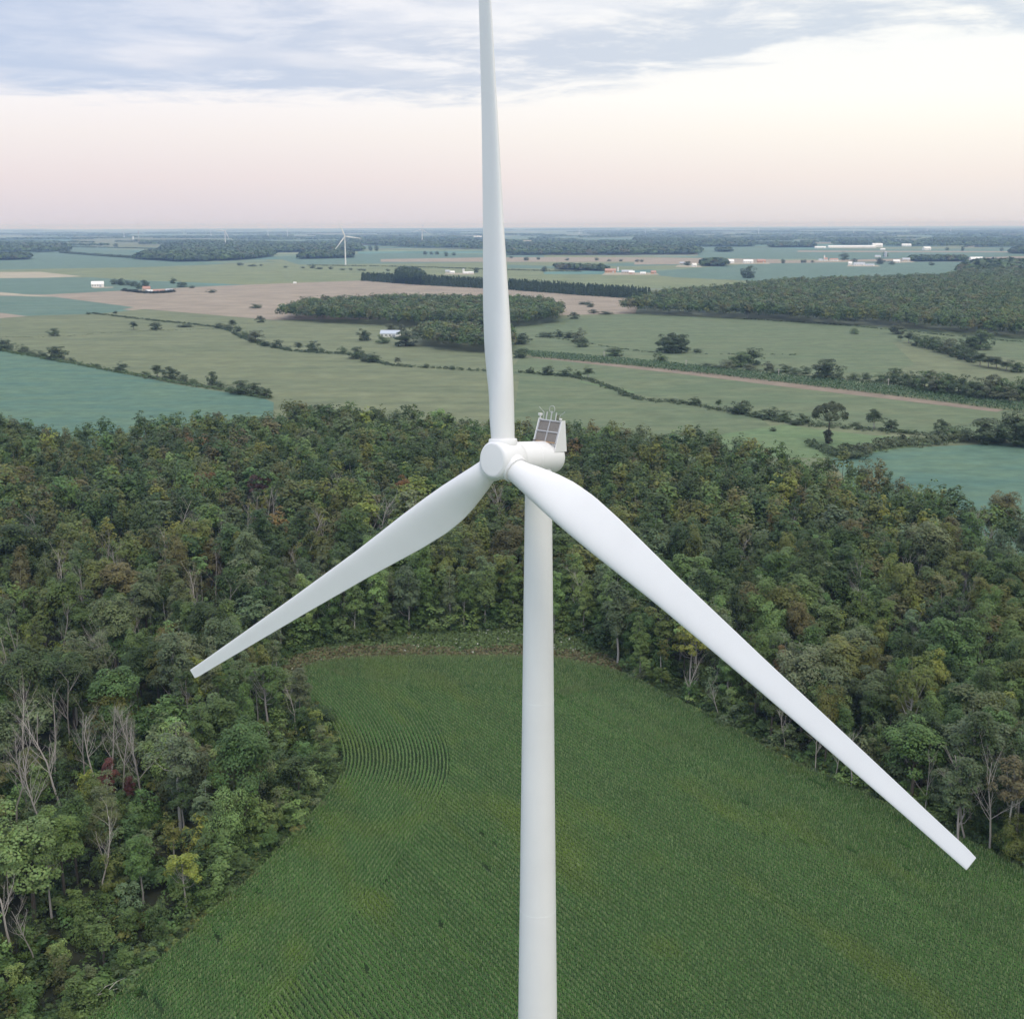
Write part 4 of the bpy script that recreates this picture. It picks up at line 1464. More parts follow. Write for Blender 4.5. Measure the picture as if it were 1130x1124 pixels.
DG, MG, PG, GG = (.066, .100, .046), (.090, .140, .056), (.13, .155, .085), (.10, .12, .07)
rows = {
    "on the boundary of the big teal field": [(3, 387, 14, 16, 'broad', DG), (11, 388, 7, 6, 'bush', DG), (25, 390, 11, 10, 'bush', DG), (33, 391, 6, 12, 'bush', DG), (47, 394, 8, 11, 'bush', DG), (63, 397, 15, 18, 'broad', DG),
        (79, 400, 6, 7, 'bush', DG), (107, 405, 4, 8, 'bush', MG), (134, 410, 11, 12, 'broad', DG), (160, 414, 5, 9, 'bush', MG), (174, 417, 14, 10, 'tall', DG), (188, 419, 14, 15, 'broad', DG), (202, 421, 8, 14, 'bush', DG),
        (213, 424, 7, 14, 'bush', MG), (235, 425, 15, 10, 'broad', DG), (243, 428, 8, 14, 'bush', DG), (266, 435, 15, 20, 'broad', DG), (282, 437, 15, 13, 'broad', DG), (294, 439, 12, 11, 'broad', DG)],
    "on the hedge winding down from the stubble": [(60, 371, 9, 11, 'bush', DG), (148, 364, 9, 8, 'tall', DG), (172, 364, 10, 10, 'broad', DG), (205, 361, 4, 14, 'bush', DG), (243, 362, 6, 10, 'bush', DG), (252, 364, 6, 9, 'bush', DG),
        (262, 366, 7, 12, 'bush', DG), (257, 362, 9, 7, 'tall', DG), (270, 373, 8, 10, 'bush', MG), (282, 378, 14, 14, 'broad', GG), (292, 382, 8, 12, 'bush', DG), (306, 384, 9, 10, 'broad', DG), (317, 386, 5, 8, 'bush', DG), (330, 387, 9, 8, 'tall', DG),
        (345, 388, 12, 12, 'broad', DG), (354, 389, 6, 8, 'bush', DG), (378, 390, 8, 9, 'bush', MG), (394, 396, 13, 15, 'broad', DG), (404, 399, 9, 12, 'bush', DG), (411, 400, 11, 12, 'broad', DG), (439, 403, 9, 6, 'tall', PG), (470, 406, 5, 7, 'bush', DG),
        (499, 408, 5, 6, 'bush', DG), (288, 356, 8, 9, 'bush', DG), (97, 347, 3, 5, 'bush', DG), (127, 346, 3, 5, 'bush', DG)],
    "around the metal-roofed barn": [(402, 376, 13, 12, 'broad', DG), (422, 379, 10, 15, 'bush', MG), (448, 382, 21, 23, 'broad', DG), (432, 364, 8, 14, 'bush', PG), (443, 365, 7, 12, 'bush', GG), (522, 359, 17, 22, 'broad', PG)],
    "beside the upright blade": [(575, 380, 12, 16, 'broad', DG), (574, 395, 11, 14, 'broad', DG), (599, 372, 6, 9, 'bush', DG), (607, 372, 6, 9, 'bush', DG), (617, 372, 8, 9, 'broad', DG), (628, 373, 8, 11, 'broad', DG), (638, 378, 16, 14, 'broad', PG),
        (643, 383, 10, 22, 'bush', DG), (668, 394, 12, 0, None, None), (678, 393, 11, 15, 'broad', MG), (729, 400, 12, 13, 'broad', MG), (734, 389, 21, 18, 'broad', DG), (742, 390, 22, 20, 'broad', DG), (752, 389, 20, 16, 'broad', DG), (770, 389, 5, 9, 'bush', DG)],
    "on the short row under the pink soil strip": [(585, 412, 7, 7, 'broad', DG), (604, 414, 11, 11, 'broad', DG), (624, 415, 10, 13, 'broad', DG), (638, 417, 9, 8, 'broad', MG), (649, 418, 14, 10, 'tall', MG)],
    "along the hedge above the narrow corn strip": [(779, 405, 5, 12, 'bush', DG), (790, 407, 6, 16, 'bush', DG), (803, 408, 11, 14, 'bush', PG), (817, 405, 17, 20, 'broad', MG), (831, 403, 20, 16, 'broad', DG), (828, 410, 9, 16, 'bush', GG), (848, 409, 10, 10, 'broad', GG),
        (853, 414, 8, 11, 'bush', DG), (866, 411, 9, 12, 'bush', DG), (877, 413, 8, 12, 'bush', DG), (889, 413, 9, 10, 'bush', DG), (911, 419, 23, 26, 'broad', DG), (925, 421, 9, 10, 'bush', DG), (942, 419, 8, 13, 'bush', MG), (956, 419, 8, 9, 'bush', DG), (972, 421, 9, 12, 'broad', MG)],
    "on the meandering ditch below the soil strip": [(690, 437, 3, 8, 'bush', DG), (703, 440, 4, 9, 'bush', DG), (742, 443, 4, 10, 'bush', DG), (754, 445, 4, 8, 'bush', DG), (767, 447, 9, 11, 'broad', DG), (793, 450, 9, 6, 'tall', MG), (808, 454, 6, 12, 'bush', DG), (818, 457, 15, 26, 'broad', DG),
        (834, 460, 7, 12, 'bush', DG), (849, 462, 14, 20, 'broad', DG), (866, 465, 12, 14, 'broad', DG), (886, 467, 11, 12, 'broad', DG), (878, 469, 6, 12, 'bush', DG), (853, 476, 5, 7, 'bush', DG), (944, 470, 5, 10, 'bush', DG), (964, 474, 22, 14, 'tall', DG),
        (983, 475, 14, 13, 'broad', DG), (1000, 478, 5, 12, 'bush', MG), (1039, 480, 17, 15, 'broad', DG), (1052, 484, 15, 20, 'bush', MG), (1086, 489, 27, 35, 'broad', DG), (1120, 492, 40, 36, 'broad', DG), (1142, 494, 36, 34, 'broad', DG)],
    "in the dark belt curving to the frame edge": [(993, 376, 7, 6, 'tall', DG), (1003, 379, 12, 10, 'tall', DG), (1011, 382, 13, 11, 'broad', DG), (1020, 384, 14, 12, 'broad', MG), (1029, 386, 15, 12, 'broad', DG), (1037, 389, 17, 13, 'broad', MG), (1046, 391, 18, 14, 'broad', GG),
        (1055, 394, 17, 14, 'broad', DG), (1064, 397, 18, 13, 'broad', DG), (1072, 400, 17, 13, 'broad', DG), (1081, 386, 22, 20, 'broad', MG), (1081, 404, 14, 12, 'tall', DG), (1091, 406, 13, 12, 'tall', DG), (1100, 407, 13, 12, 'tall', DG), (1110, 409, 12, 12, 'tall', DG), (1122, 411, 13, 14, 'broad', MG),
        (1068, 386, 16, 14, 'broad', DG), (943, 369, 7, 8, 'bush', MG), (990, 369, 14, 14, 'broad', GG)],
    "in the tall clump beside the light pole": [(986, 424, 18, 14, 'broad', DG), (998, 427, 18, 15, 'broad', DG), (1010, 430, 20, 15, 'broad', DG), (1020, 433, 24, 18, 'broad', MG), (1032, 434, 25, 19, 'broad', GG), (1045, 436, 25, 19, 'broad', MG), (1057, 438, 25, 18, 'broad', DG), (1069, 440, 24, 18, 'broad', DG),
        (1080, 442, 20, 16, 'broad', DG), (1092, 442, 30, 18, 'broad', GG), (1104, 443, 26, 18, 'broad', MG), (1112, 444, 18, 24, 'broad', PG), (1125, 443, 28, 20, 'broad', MG), (1140, 444, 28, 20, 'broad', DG)],
    "at the far wood's front corner": [(634, 352, 8, 10, 'bush', DG), (655, 346, 5, 9, 'bush', DG), (668, 347, 4, 13, 'bush', DG), (825, 352, 12, 6, 'tall', PG), (651, 339, 5, 8, 'bush', DG), (645, 336, 4, 12, 'bush', DG), (282, 340, 5, 12, 'bush', DG), (234, 323, 4, 9, 'bush', DG)],
    "near the walled farmyard": [(191, 313, 7, 6, 'broad', DG), (201, 317, 7, 9, 'broad', DG), (126, 314, 7, 7, 'broad', DG), (133, 315, 8, 7, 'broad', DG), (141, 315, 6, 8, 'bush', DG), (148, 316, 6, 9, 'bush', DG), (160, 317, 8, 8, 'broad', DG), (153, 319, 6, 6, 'bush', DG), (212, 318, 3, 6, 'bush', DG)],
    "dotting the distant sage plain": [(345, 296, 5, 5, 'broad', DG), (352, 297, 2.6, 8, 'bush', DG), (365, 297, 3, 5, 'bush', DG), (378, 298, 2, 6, 'bush', DG), (387, 298, 2.4, 4, 'bush', DG), (397, 298.5, 2.6, 5, 'bush', DG), (402, 299, 2.4, 4, 'bush', DG), (288, 293.5, 2.2, 3, 'bush', DG),
        (315, 295.5, 2.2, 4, 'bush', DG), (334, 296, 2.2, 4, 'bush', DG), (428, 299.5, 3, 4, 'bush', DG), (409, 277, 6, 4, 'broad', DG), (415.5, 277, 6, 4, 'broad', DG), (469, 281, 4, 4, 'broad', DG), (476, 281, 3.6, 3.5, 'broad', DG), (482, 281, 4, 4, 'broad', DG), (492.5, 283, 6, 4, 'broad', MG), (501, 282, 3.2, 4, 'broad', DG),
        (580.5, 287.5, 4, 5, 'broad', DG), (564, 285, 2.5, 4, 'bush', DG), (594, 286.5, 3, 4, 'bush', DG), (626, 287.5, 3, 4, 'bush', DG), (658.5, 287.5, 3.2, 4, 'bush', DG), (672, 288.5, 2.4, 4, 'bush', DG), (685, 288.5, 3, 4, 'bush', DG), (703, 289, 3, 4, 'bush', DG), (708, 289, 2.8, 4, 'bush', DG), (600.5, 300, 6, 5, 'broad', DG),
        (864, 290.5, 4.5, 4, 'broad', DG), (885, 290, 3.6, 3, 'broad', DG), (888, 290, 3.6, 3, 'broad', DG), (896.5, 290, 3, 3, 'bush', DG), (525.5, 301, 6, 5, 'broad', DG), (758.5, 293, 5, 6, 'broad', DG), (825, 307, 14, 13, 'broad', DG), (932, 287, 9, 8, 'broad', DG), (971, 291.5, 7, 8, 'broad', DG), (984, 292, 4, 7, 'bush', DG),
        (943, 289, 4, 6, 'bush', DG), (1028, 292.8, 4, 6, 'bush', DG), (977, 283.5, 6, 6, 'bush', DG), (1062, 277, 5, 3, 'broad', DG), (1105, 277, 4, 4, 'bush', DG), (1045, 276, 3.4, 4, 'bush', DG), (265, 293, 3.2, 7, 'bush', DG), (279, 294, 2.4, 9, 'bush', DG), (128, 272.5, 4, 5, 'bush', DG), (74, 278.5, 6, 6, 'broad', DG)],
}
for wh, lst in rows.items():
    lst = [t for t in lst if t[4]]
    cnts = {}
    for (x, y, h, w, kd, tn) in lst:
        noun = ("bushy shrub" if kd == 'bush' else "slim tree" if kd == 'tall' else "round tree")
        cn = {DG: "dark green", MG: "mid green", PG: "pale green", GG: "grey-green"}[tn]
        cnts.setdefault((noun, cn), []).append(x)
    for (x, y, h, w, kd, tn) in lst:
        noun = ("bushy shrub" if kd == 'bush' else "slim tree" if kd == 'tall' else "round tree")
        cn = {DG: "dark green", MG: "mid green", PG: "pale green", GG: "grey-green"}[tn]
        xs = sorted(cnts[noun, cn])
        if len(xs) > 1:
            i = xs.index(x)
            j = len(xs) - 1 - i
            o_ = (f"{ORD[i]} " if i <= j else f"{ORD[j]}-last ") if 0 < min(i, j) else ("leftmost " if i == 0 else "rightmost ")
        else:
            o_ = ""
        lone(x, y, h, w, kd, tn, f"{o_}{cn} {noun} {wh}", "hedgerow_shrub" if kd == 'bush' else "hedgerow_tree", "shrub" if kd == 'bush' else "tree")

# the big elm with ivy round its stem
def elm():
    p = G(914, 490)
    m = mpp(p)
    e = empty("elm_tree", p, .4)
    tag(e, "large umbrella-crowned tree with ivy-clad stem standing before the hedge by the teal field", "tree", HG)
    r = np.random.default_rng(5)
    lob = []
    for _ in range(34):
        a, q = r.uniform(0, 6.28), math.sqrt(r.random())
        lob.append((q * 7.2 * math.cos(a), q * 7.2 * math.sin(a), 14.5 + 5.0 * (1 - q * q) * r.uniform(.5, 1.0) - (q > .8) * r.uniform(0, 3.2), r.uniform(1.3, 2.2)))
    V, C = crown_verts(lob, (0, 0, 12), 5200, .6, r)
    tm = trunk_mesh("elm_trunk", r, 19, lob, .55, .8, BR_DARK, 1)
    link("trunk", tm, e)
    link("crown", np_mesh("elm_crown", V, np.arange(len(V)), np.full(len(V) // 4, 4), C, LEAF), e).color = (.065, .085, .042, 1)
    lob = [(r.normal(0, .6), r.normal(0, .6), z, 1.5) for z in np.linspace(1, 5.5, 9)]
    V, C = crown_verts(lob, (0, 0, 3), 1500, .55, r)
    link("ivy", np_mesh("ivy", V, np.arange(len(V)), np.full(len(V) // 4, 4), C, LEAF), e).color = (.05, .06, .034, 1)
    s = 49 * m / 20.5
    e.scale = (s, s, s)


elm()

# low brush of the hedge lines: each hedge one thing
def hedge(pts, h, dens, lab, tint=DG, wid=2.0, size=.9):
    P_ = smooth_line([G(*p) for p in pts], 1.6)
    r = np.random.default_rng(int(pts[0][0] * 3 + pts[0][1]))
    keep_ = r.random(len(P_)) < dens * (.35 + vnoise(P_, 25, 4) * 1.3)
    P_ = P_[keep_]
    it = []
    for q in P_:
        V, C = BV[r.integers(8)]
        s = h / 2.0 * r.uniform(.6, 1.25)
        it.append(place(V, C, q[0] + r.normal(0, wid * .4), q[1] + r.normal(0, wid), r.uniform(0, 6.28), s * 1.15, s, np.array(tint) * r.uniform(.8, 1.2)))
    V = np.concatenate([a for a, b in it])
    C = np.concatenate([b for a, b in it])
    o = link("hedge", np_mesh("hedge", V, np.arange(len(V)), np.full(len(V) // 4, 4), C, LEAF))
    tag(o, lab, "hedge", "hedges between the fields")


hedge([(-60, 375), (0, 387), (60, 398), (130, 411), (200, 424), (240, 430), (298, 441)], 2.4, 1.0, "broken low hedge bordering the big teal field down to the wood", MG)
hedge([(100, 346), (160, 353), (240, 362), (275, 376), (320, 387), (400, 393), (420, 401), (450, 405), (540, 410)], 2.2, .95, "winding low hedge across the sage field towards the barn", DG)
hedge([(0, 372), (60, 372), (130, 367), (240, 363)], .9, .6, "thin straight hedge line across the upper sage field", DG)
hedge([(590, 372), (630, 376), (690, 386), (740, 390), (790, 391), (880, 392)], 1.3, .8, "low hedge below the green round clump", DG)
hedge([(575, 411), (640, 418), (680, 431), (705, 441), (760, 447), (820, 458), (870, 467), (960, 475), (1060, 484), (1130, 492)], 2.2, .95, "long meandering hedge along the ditch below the soil strip", DG, 3)
hedge([(770, 406), (830, 410), (900, 417), (980, 424)], 2.2, .95, "hedge behind the narrow corn strip", DG, 2)
hedge([(935, 505), (955, 498), (985, 493), (1020, 490), (1055, 486)], 4.8, .85, "dense tangled brown-green hedge between meadow and teal field", (.085, .11, .055), 4)
hedge([(820, 352), (900, 357), (960, 362), (1060, 372), (1130, 378)], 1.6, .9, "low dark hedge at the foot of the far wood", DG, 3)
hedge([(900, 492), (915, 500), (935, 506), (955, 504)], 4.0, 1.0, "dark low shrubs around the foot of the umbrella-crowned tree", DG, 4)
hedge([(340, 293), (440, 294.5), (560, 298), (640, 300)], 3.0, .9, "straight dark hedge line across the distant sage plain", DG, 5)
hedge([(135, 321), (165, 324), (193, 322.5)], 4.5, 1.0, "clipped dark hedge wrapping the farmyard on the stubble", (.03, .045, .035), 2)
hedge([(66, 279), (110, 282.5), (150, 285)], 8, .9, "far dark hedge leading to the blue wood", DG, 8)
hedge([(80, 273), (140, 274), (190, 276)], 6, .6, "faint far hedge line above the blue wood", DG, 8)

for yd in ([(104, 318), (125, 317.4), (125, 316.6), (100, 316.6)], [(140, 322.6), (192, 322), (186, 320.5), (150, 320.8)], [(490, 303), (524, 303), (522, 301.2), (492, 301)], [(664, 303.4), (728, 303.2), (724, 301), (668, 300.6)],
           [(745, 294.5), (775, 295), (772, 292.8), (748, 292.4)], [(790, 291.3), (850, 291.2), (848, 289.8), (792, 289.8)], [(900, 288.6), (930, 288.7), (926, 287.2), (902, 287.2)], [(934, 294), (972, 294.2), (968, 292.6), (936, 292.4)], [(985, 290.2), (1010, 289.4), (1006, 288), (984, 288.8)]):
    field("farmyard", yd, STRAW, dz=.02)

# narrow strip of standing corn
sp = [(572, 388), (640, 393), (730, 401), (830, 412), (989, 428), (1130, 447), (1180, 453), (1180, 461), (1111, 453.5), (1000, 439), (860, 422.5), (700, 404.5), (587, 394.5)]
spw = [tuple(G(x, y)[:2]) for x, y in sp]
bx = np.array(spw)
T = np.stack([rs.uniform(bx[:, 0].min(), bx[:, 0].max(), 160000), rs.uniform(bx[:, 1].min(), bx[:, 1].max(), 160000)], 1)
T = T[in_poly(T, spw)]
n = len(T)
nn = rs.normal(size=(n, 3)) * .7 + [0, -.2, .7]
nn /= np.linalg.norm(nn, axis=1)[:, None]
V = leaf_quads(np.c_[T, 2.6 - rs.random(n) ** 2 * 2.2], nn, 1.2, rs)
cl = np.array([[.07, .125, .055]]) * rs.uniform(.75, 1.25, n)[:, None]
me = np_mesh("corn_strip", V, np.arange(len(V)), np.full(n, 4), np.repeat(cl, 4, 0), CORN)
tag(link("corn_strip", me), "narrow strip of tall corn beside pinkish bare soil", None, None, "stuff")

# ------------------------------------------------------------------ far woods
FAR = []
for q in range(10):
    r = np.random.default_rng(500 + q)
    lob, ctr = make_lobes('broad', r, 18.0)
    V, C = crown_verts(lob, ctr, 230, 1.35, r)
    FAR.append((V, C, float(V[:, 2].max())))
CON = []
for q in range(5):
    r = np.random.default_rng(800 + q)
    z = r.random(90) ** 1.3
    a = r.uniform(0, 6.28, 90)
    rad = (1 - z) * 3.6 * r.uniform(.7, 1.05, 90)
    Cc = np.stack([np.cos(a) * rad, np.sin(a) * rad, z * 20 + .5], 1)
    d = np.stack([np.cos(a), np.sin(a), np.full(90, .7)], 1) + r.normal(0, .3, (90, 3))
    d /= np.linalg.norm(d, axis=1)[:, None]
    V = leaf_quads(Cc, d, 2.3, r)
    CON.append((V, np.repeat(r.uniform(.8, 1.2, (90, 1)) * np.ones((90, 3)), 4, 0), 20.5))
LUMP = []
for q in range(5):
    r = np.random.default_rng(900 + q)
    d = r.normal(size=(26, 3))
    d[:, 2] = np.abs(d[:, 2])
    d /= np.linalg.norm(d, axis=1)[:, None]
    V = leaf_quads(d * [8.5, 8.5, 7] + [0, 0, 9], d + r.normal(0, .25, (26, 3)), 9.5, r)
    LUMP.append((V, np.repeat(r.uniform(.8, 1.2, (26, 1)) * np.ones((26, 3)), 4, 0), 17.0))


def wood(name, poly, lab, step=8.5, h=18, lib=FAR, tints_=('dark green', 'mid green', 'olive green', 'grey green', 'brownish green'), pw=(.34, .24, .16, .16, .10), cap=7000, dark=1.0):
    w_ = [tuple(G(x, y)[:2]) for x, y in poly]
    b_ = np.array(w_)
    x0, y0 = b_.min(0)
    x1, y1 = b_.max(0)
    r = np.random.default_rng(int(abs(poly[0][0]) * 17 + poly[0][1] * 3))
    st = step
    while (x1 - x0) * (y1 - y0) / st ** 2 > 90000: st *= 1.2
    gx, gy = np.meshgrid(np.arange(x0, x1, st), np.arange(y0, y1, st))
    Q = np.stack([gx.ravel(), gy.ravel()], 1) + r.uniform(-.42, .42, (gx.size, 2)) * st
    Q = Q[in_poly(Q, w_)]
    if len(Q) > cap: Q = Q[r.permutation(len(Q))[:cap]]
    it = []
    for p in Q:
        V, C, hh_ = lib[r.integers(len(lib))]
        H_ = h * r.uniform(.78, 1.18)
        s = H_ / hh_
        t = np.array(TINT[tints_[r.choice(len(tints_), p=pw)]]) * r.uniform(.82, 1.22) * dark * (1.1 if lib is FAR else 1)
        it.append(place(V, C, p[0], p[1], r.uniform(0, 6.28), s * r.uniform(.95, 1.3) * max(1, st / 8.5 if lib is LUMP else 1), s, t))
    print(name, len(Q), "trees")
    mass(name, it, lab)


wood("far_forest", [(306, 353), (360, 357), (430, 360), (470, 363), (560, 363), (617, 356), (622, 347), (590, 340), (520, 338), (430, 338), (340, 342)], "round-topped wood behind the barn below the stubble field", 8.0, 19)
wood("far_forest", [(455, 378), (490, 388), (540, 391), (565, 391), (566, 378), (520, 373), (470, 372)], "small wood beside the barn, half hidden by the upright blade", 8.0, 19)
wood("far_forest", [(683, 346), (760, 350), (850, 354), (900, 358), (980, 362), (1060, 370), (1130, 375), (1240, 384), (1240, 312), (1100, 304), (1060, 306), (1040, 312), (860, 318), (800, 326), (730, 332)],
     "great wood stretching to the frame edge under the horizon", 8.0, 20, cap=9500)
wood("conifer_windbreak", [(398, 310), (440, 313), (470, 315), (560, 320), (640, 326), (716, 331), (718, 327.5), (640, 322), (560, 316), (470, 311.5), (400, 307.8)], "dark row of pointed conifers behind the stubble field", 6.5, 16, CON, ('dark green',), (1,), 5000, .7)
wood("far_forest", [(438, 313), (470, 315), (462, 309), (440, 308)], "taller dark clump within the conifer row", 8, 27, FAR, ('dark green',), (1,), 300, .8)
far_w = [([(-200, 282), (0, 279), (60, 278.5), (76, 277), (74, 273), (0, 271), (-200, 270)], "blue-grey far wood at the frame edge above the teal strip", 22),
         ([(-30, 288), (30, 286.5), (32, 284.5), (-30, 285.5)], "small dark far grove on the teal strip", 20),
         ([(150, 286), (200, 289), (262, 287.5), (300, 283), (300, 277), (230, 275), (180, 277)], "wide blue far wood beneath the second largest distant turbine", 20),
         ([(178, 275), (250, 276), (340, 278), (300, 270), (210, 268)], "long blue far wood higher up towards the horizon", 22),
         ([(330, 286), (388, 284.5), (386, 281), (340, 280)], "low far wood at the foot of the largest distant turbine", 18),
         ([(290, 279), (400, 277), (396, 272.5), (300, 271)], "thin blue far wood behind the largest distant turbine", 18),
         ([(375, 269), (470, 274), (560, 276), (560, 268), (480, 265), (390, 264)], "blue far wood before the third distant turbine", 20),
         ([(560, 281.5), (640, 281.5), (770, 281), (772, 277), (700, 272), (560, 272)], "broad blue far wood right of the upright blade", 20),
         ([(770, 271.5), (830, 272), (832, 269), (760, 266), (700, 265), (700, 269)], "narrow blue far wood above the teal field with a grove", 20),
         ([(791, 278), (807, 278), (806, 276), (792, 276)], "tiny oval grove on the teal field", 14),
         ([(1010, 269), (1050, 269), (1090, 269.5), (1085, 265.5), (1030, 265)], "far wood behind the long white barn", 20),
         ([(776, 293.8), (798, 294), (799, 290.8), (778, 291)], "round grove between the white farm sheds", 17),
         ([(1004, 288.5), (1065, 288.5), (1063, 286), (1006, 286)], "dark grove strip between two white barns", 14),
         ([(614, 297.5), (668, 299.5), (668, 297.4), (616, 295.5)], "dark tree strip leading to the pink-roofed farm", 13),
         ([(1060, 302), (1200, 306), (1200, 296), (1120, 294), (1075, 296)], "back corner of the great wood rising behind it", 22),
         ([(1115, 280), (1220, 281), (1220, 275), (1130, 276)], "far wood at the frame edge beside the tan strip", 20),
         ([(850, 273), (898, 273), (897, 271), (852, 271)], "thin tree belt left of the long white shed", 18)]
for poly, lab, h in far_w:
    wood("far_forest", poly, lab, 12, h, LUMP, ('dark green', 'mid green', 'brownish green'), (.6, .3, .1), 3500, .85)
# bands of woodland towards the horizon
rb = np.random.default_rng(44)
it = []
for _ in range(300):
    y = 252.6 + 20 * rb.random() ** 1.5
    x = rb.uniform(-120, 1250)
    wpx = rb.uniform(15, 120)
    p = G(x, y)
    m = mpp(p)
    L_ = wpx * m
    D_ = rb.uniform(50, 260)
    sp_ = 26 if p.y < 9000 else 48
    nx, ny = max(2, int(L_ / sp_)), max(2, int(D_ / sp_))
    nx = min(nx, 60)
    for i in range(nx):
        for j in range(min(ny, 6)):
            V, C, hh_ = LUMP[rb.integers(5)]
            s = rb.uniform(.8, 1.2) * 17 / hh_
            k = sp_ / 15.0
            t = np.array(TINT['dark green' if rb.random() < .7 else 'mid green']) * rb.uniform(.8, 1.1)
            it.append(place(V, C, p.x + (i - nx / 2) * L_ / nx + rb.normal(0, 6), p.y + j * sp_ + rb.normal(0, 8), rb.uniform(0, 6.28), s * k, s, t))
print("horizon lumps", len(it))
mass("distant_forest", it, "scattered blue woods fading towards the horizon")

# ------------------------------------------------------------------ buildings
PALE = simple_mat("white_siding", (.78, .77, .75), .6)
GREY = simple_mat("grey_roof", (.42, .45, .50), .5)
ROOFB = simple_mat("blue_metal_roof", (.45, .50, .58), .4)
ROOFW = simple_mat("white_roof", (.80, .79, .77), .5)
ROOFR = simple_mat("pink_roof", (.42, .25, .20), .7)
BRICK = simple_mat("orange_brick", (.48, .28, .17), .8)
GLASS = simple_mat("dark_glass", (.05, .06, .08), .2, .5)
TANW = simple_mat("tan_siding", (.52, .46, .38), .7)


def building(name, x, y, w, h, wall, roof, lab, rz=0., deep=None, cat="barn", group="farm buildings on the plain"):
    p = G(x, y)
    m = mpp(p)
    L_, Ht = w * m, max(h * m, 3.5)
    D_ = deep or min(max(L_ * .45, 7), 22)
    wh_ = Ht * .58
    e = empty(name, p, rz)
    tag(e, lab, cat, group)
    b = MB()
    hl, hd = L_ / 2, D_ / 2
    b.add([(-hl, -hd, 0), (hl, -hd, 0), (hl, hd, 0), (-hl, hd, 0), (-hl, -hd, wh_), (hl, -hd, wh_), (hl, hd, wh_), (-hl, hd, wh_), (-hl, 0, Ht - .25), (hl, 0, Ht - .25)],
          [(0, 1, 5, 4), (2, 3, 7, 6), (1, 2, 6, 9, 5), (3, 0, 4, 8, 7)])
    b.build("wall", wall, e)
    b = MB()
    ov = .5
    sl = (Ht - wh_) / hd
    for sg in (-1, 1):
        a0 = (sg * (hd + ov), wh_ - ov * sl)
        b.add([(-hl - ov, a0[0], a0[1]), (hl + ov, a0[0], a0[1]), (hl + ov, 0, Ht), (-hl - ov, 0, Ht), (-hl - ov, a0[0], a0[1] + .25), (hl + ov, a0[0], a0[1] + .25), (hl + ov, 0, Ht + .25), (-hl - ov, 0, Ht + .25)],
              [(0, 1, 2, 3), (4, 7, 6, 5), (0, 4, 5, 1), (1, 5, 6, 2), (3, 7, 4, 0), (2, 6, 7, 3)])
    b.build("roof", roof, e)
    b = MB()
    b.box((hl * .45, -hd - .03, wh_ * .38), (min(L_ * .16, 4), .08, wh_ * .76))
    b.build("door", GREY, e)
    for k in range(3):
        b = MB()
        b.box((-hl * .8 + k * hl * .42, -hd - .03, wh_ * .55), (min(L_ * .09, 2), .08, wh_ * .3))
        b.build("window", GLASS, e)
    return e


def silo(x, y, w, h, lab, m_=None):
    p = G(x, y)
    m = mpp(p)
    R_, H_ = w * m / 2, h * m
    e = empty("silo", p)
    tag(e, lab, "silo", "silos of the farms")
    b = MB()
    b.lathe([(R_, 0), (R_, H_ - R_ * .6)], 18)
    b.build("body", m_ or PALE, e, 1.0)
    b = MB()
    b.lathe([(R_ * 1.04, H_ - R_ * .62), (R_ * .9, H_ - R_ * .3), (R_ * .5, H_ - .1 * R_), (0, H_)], 18)
    b.build("dome", GREY, e, 1.0)


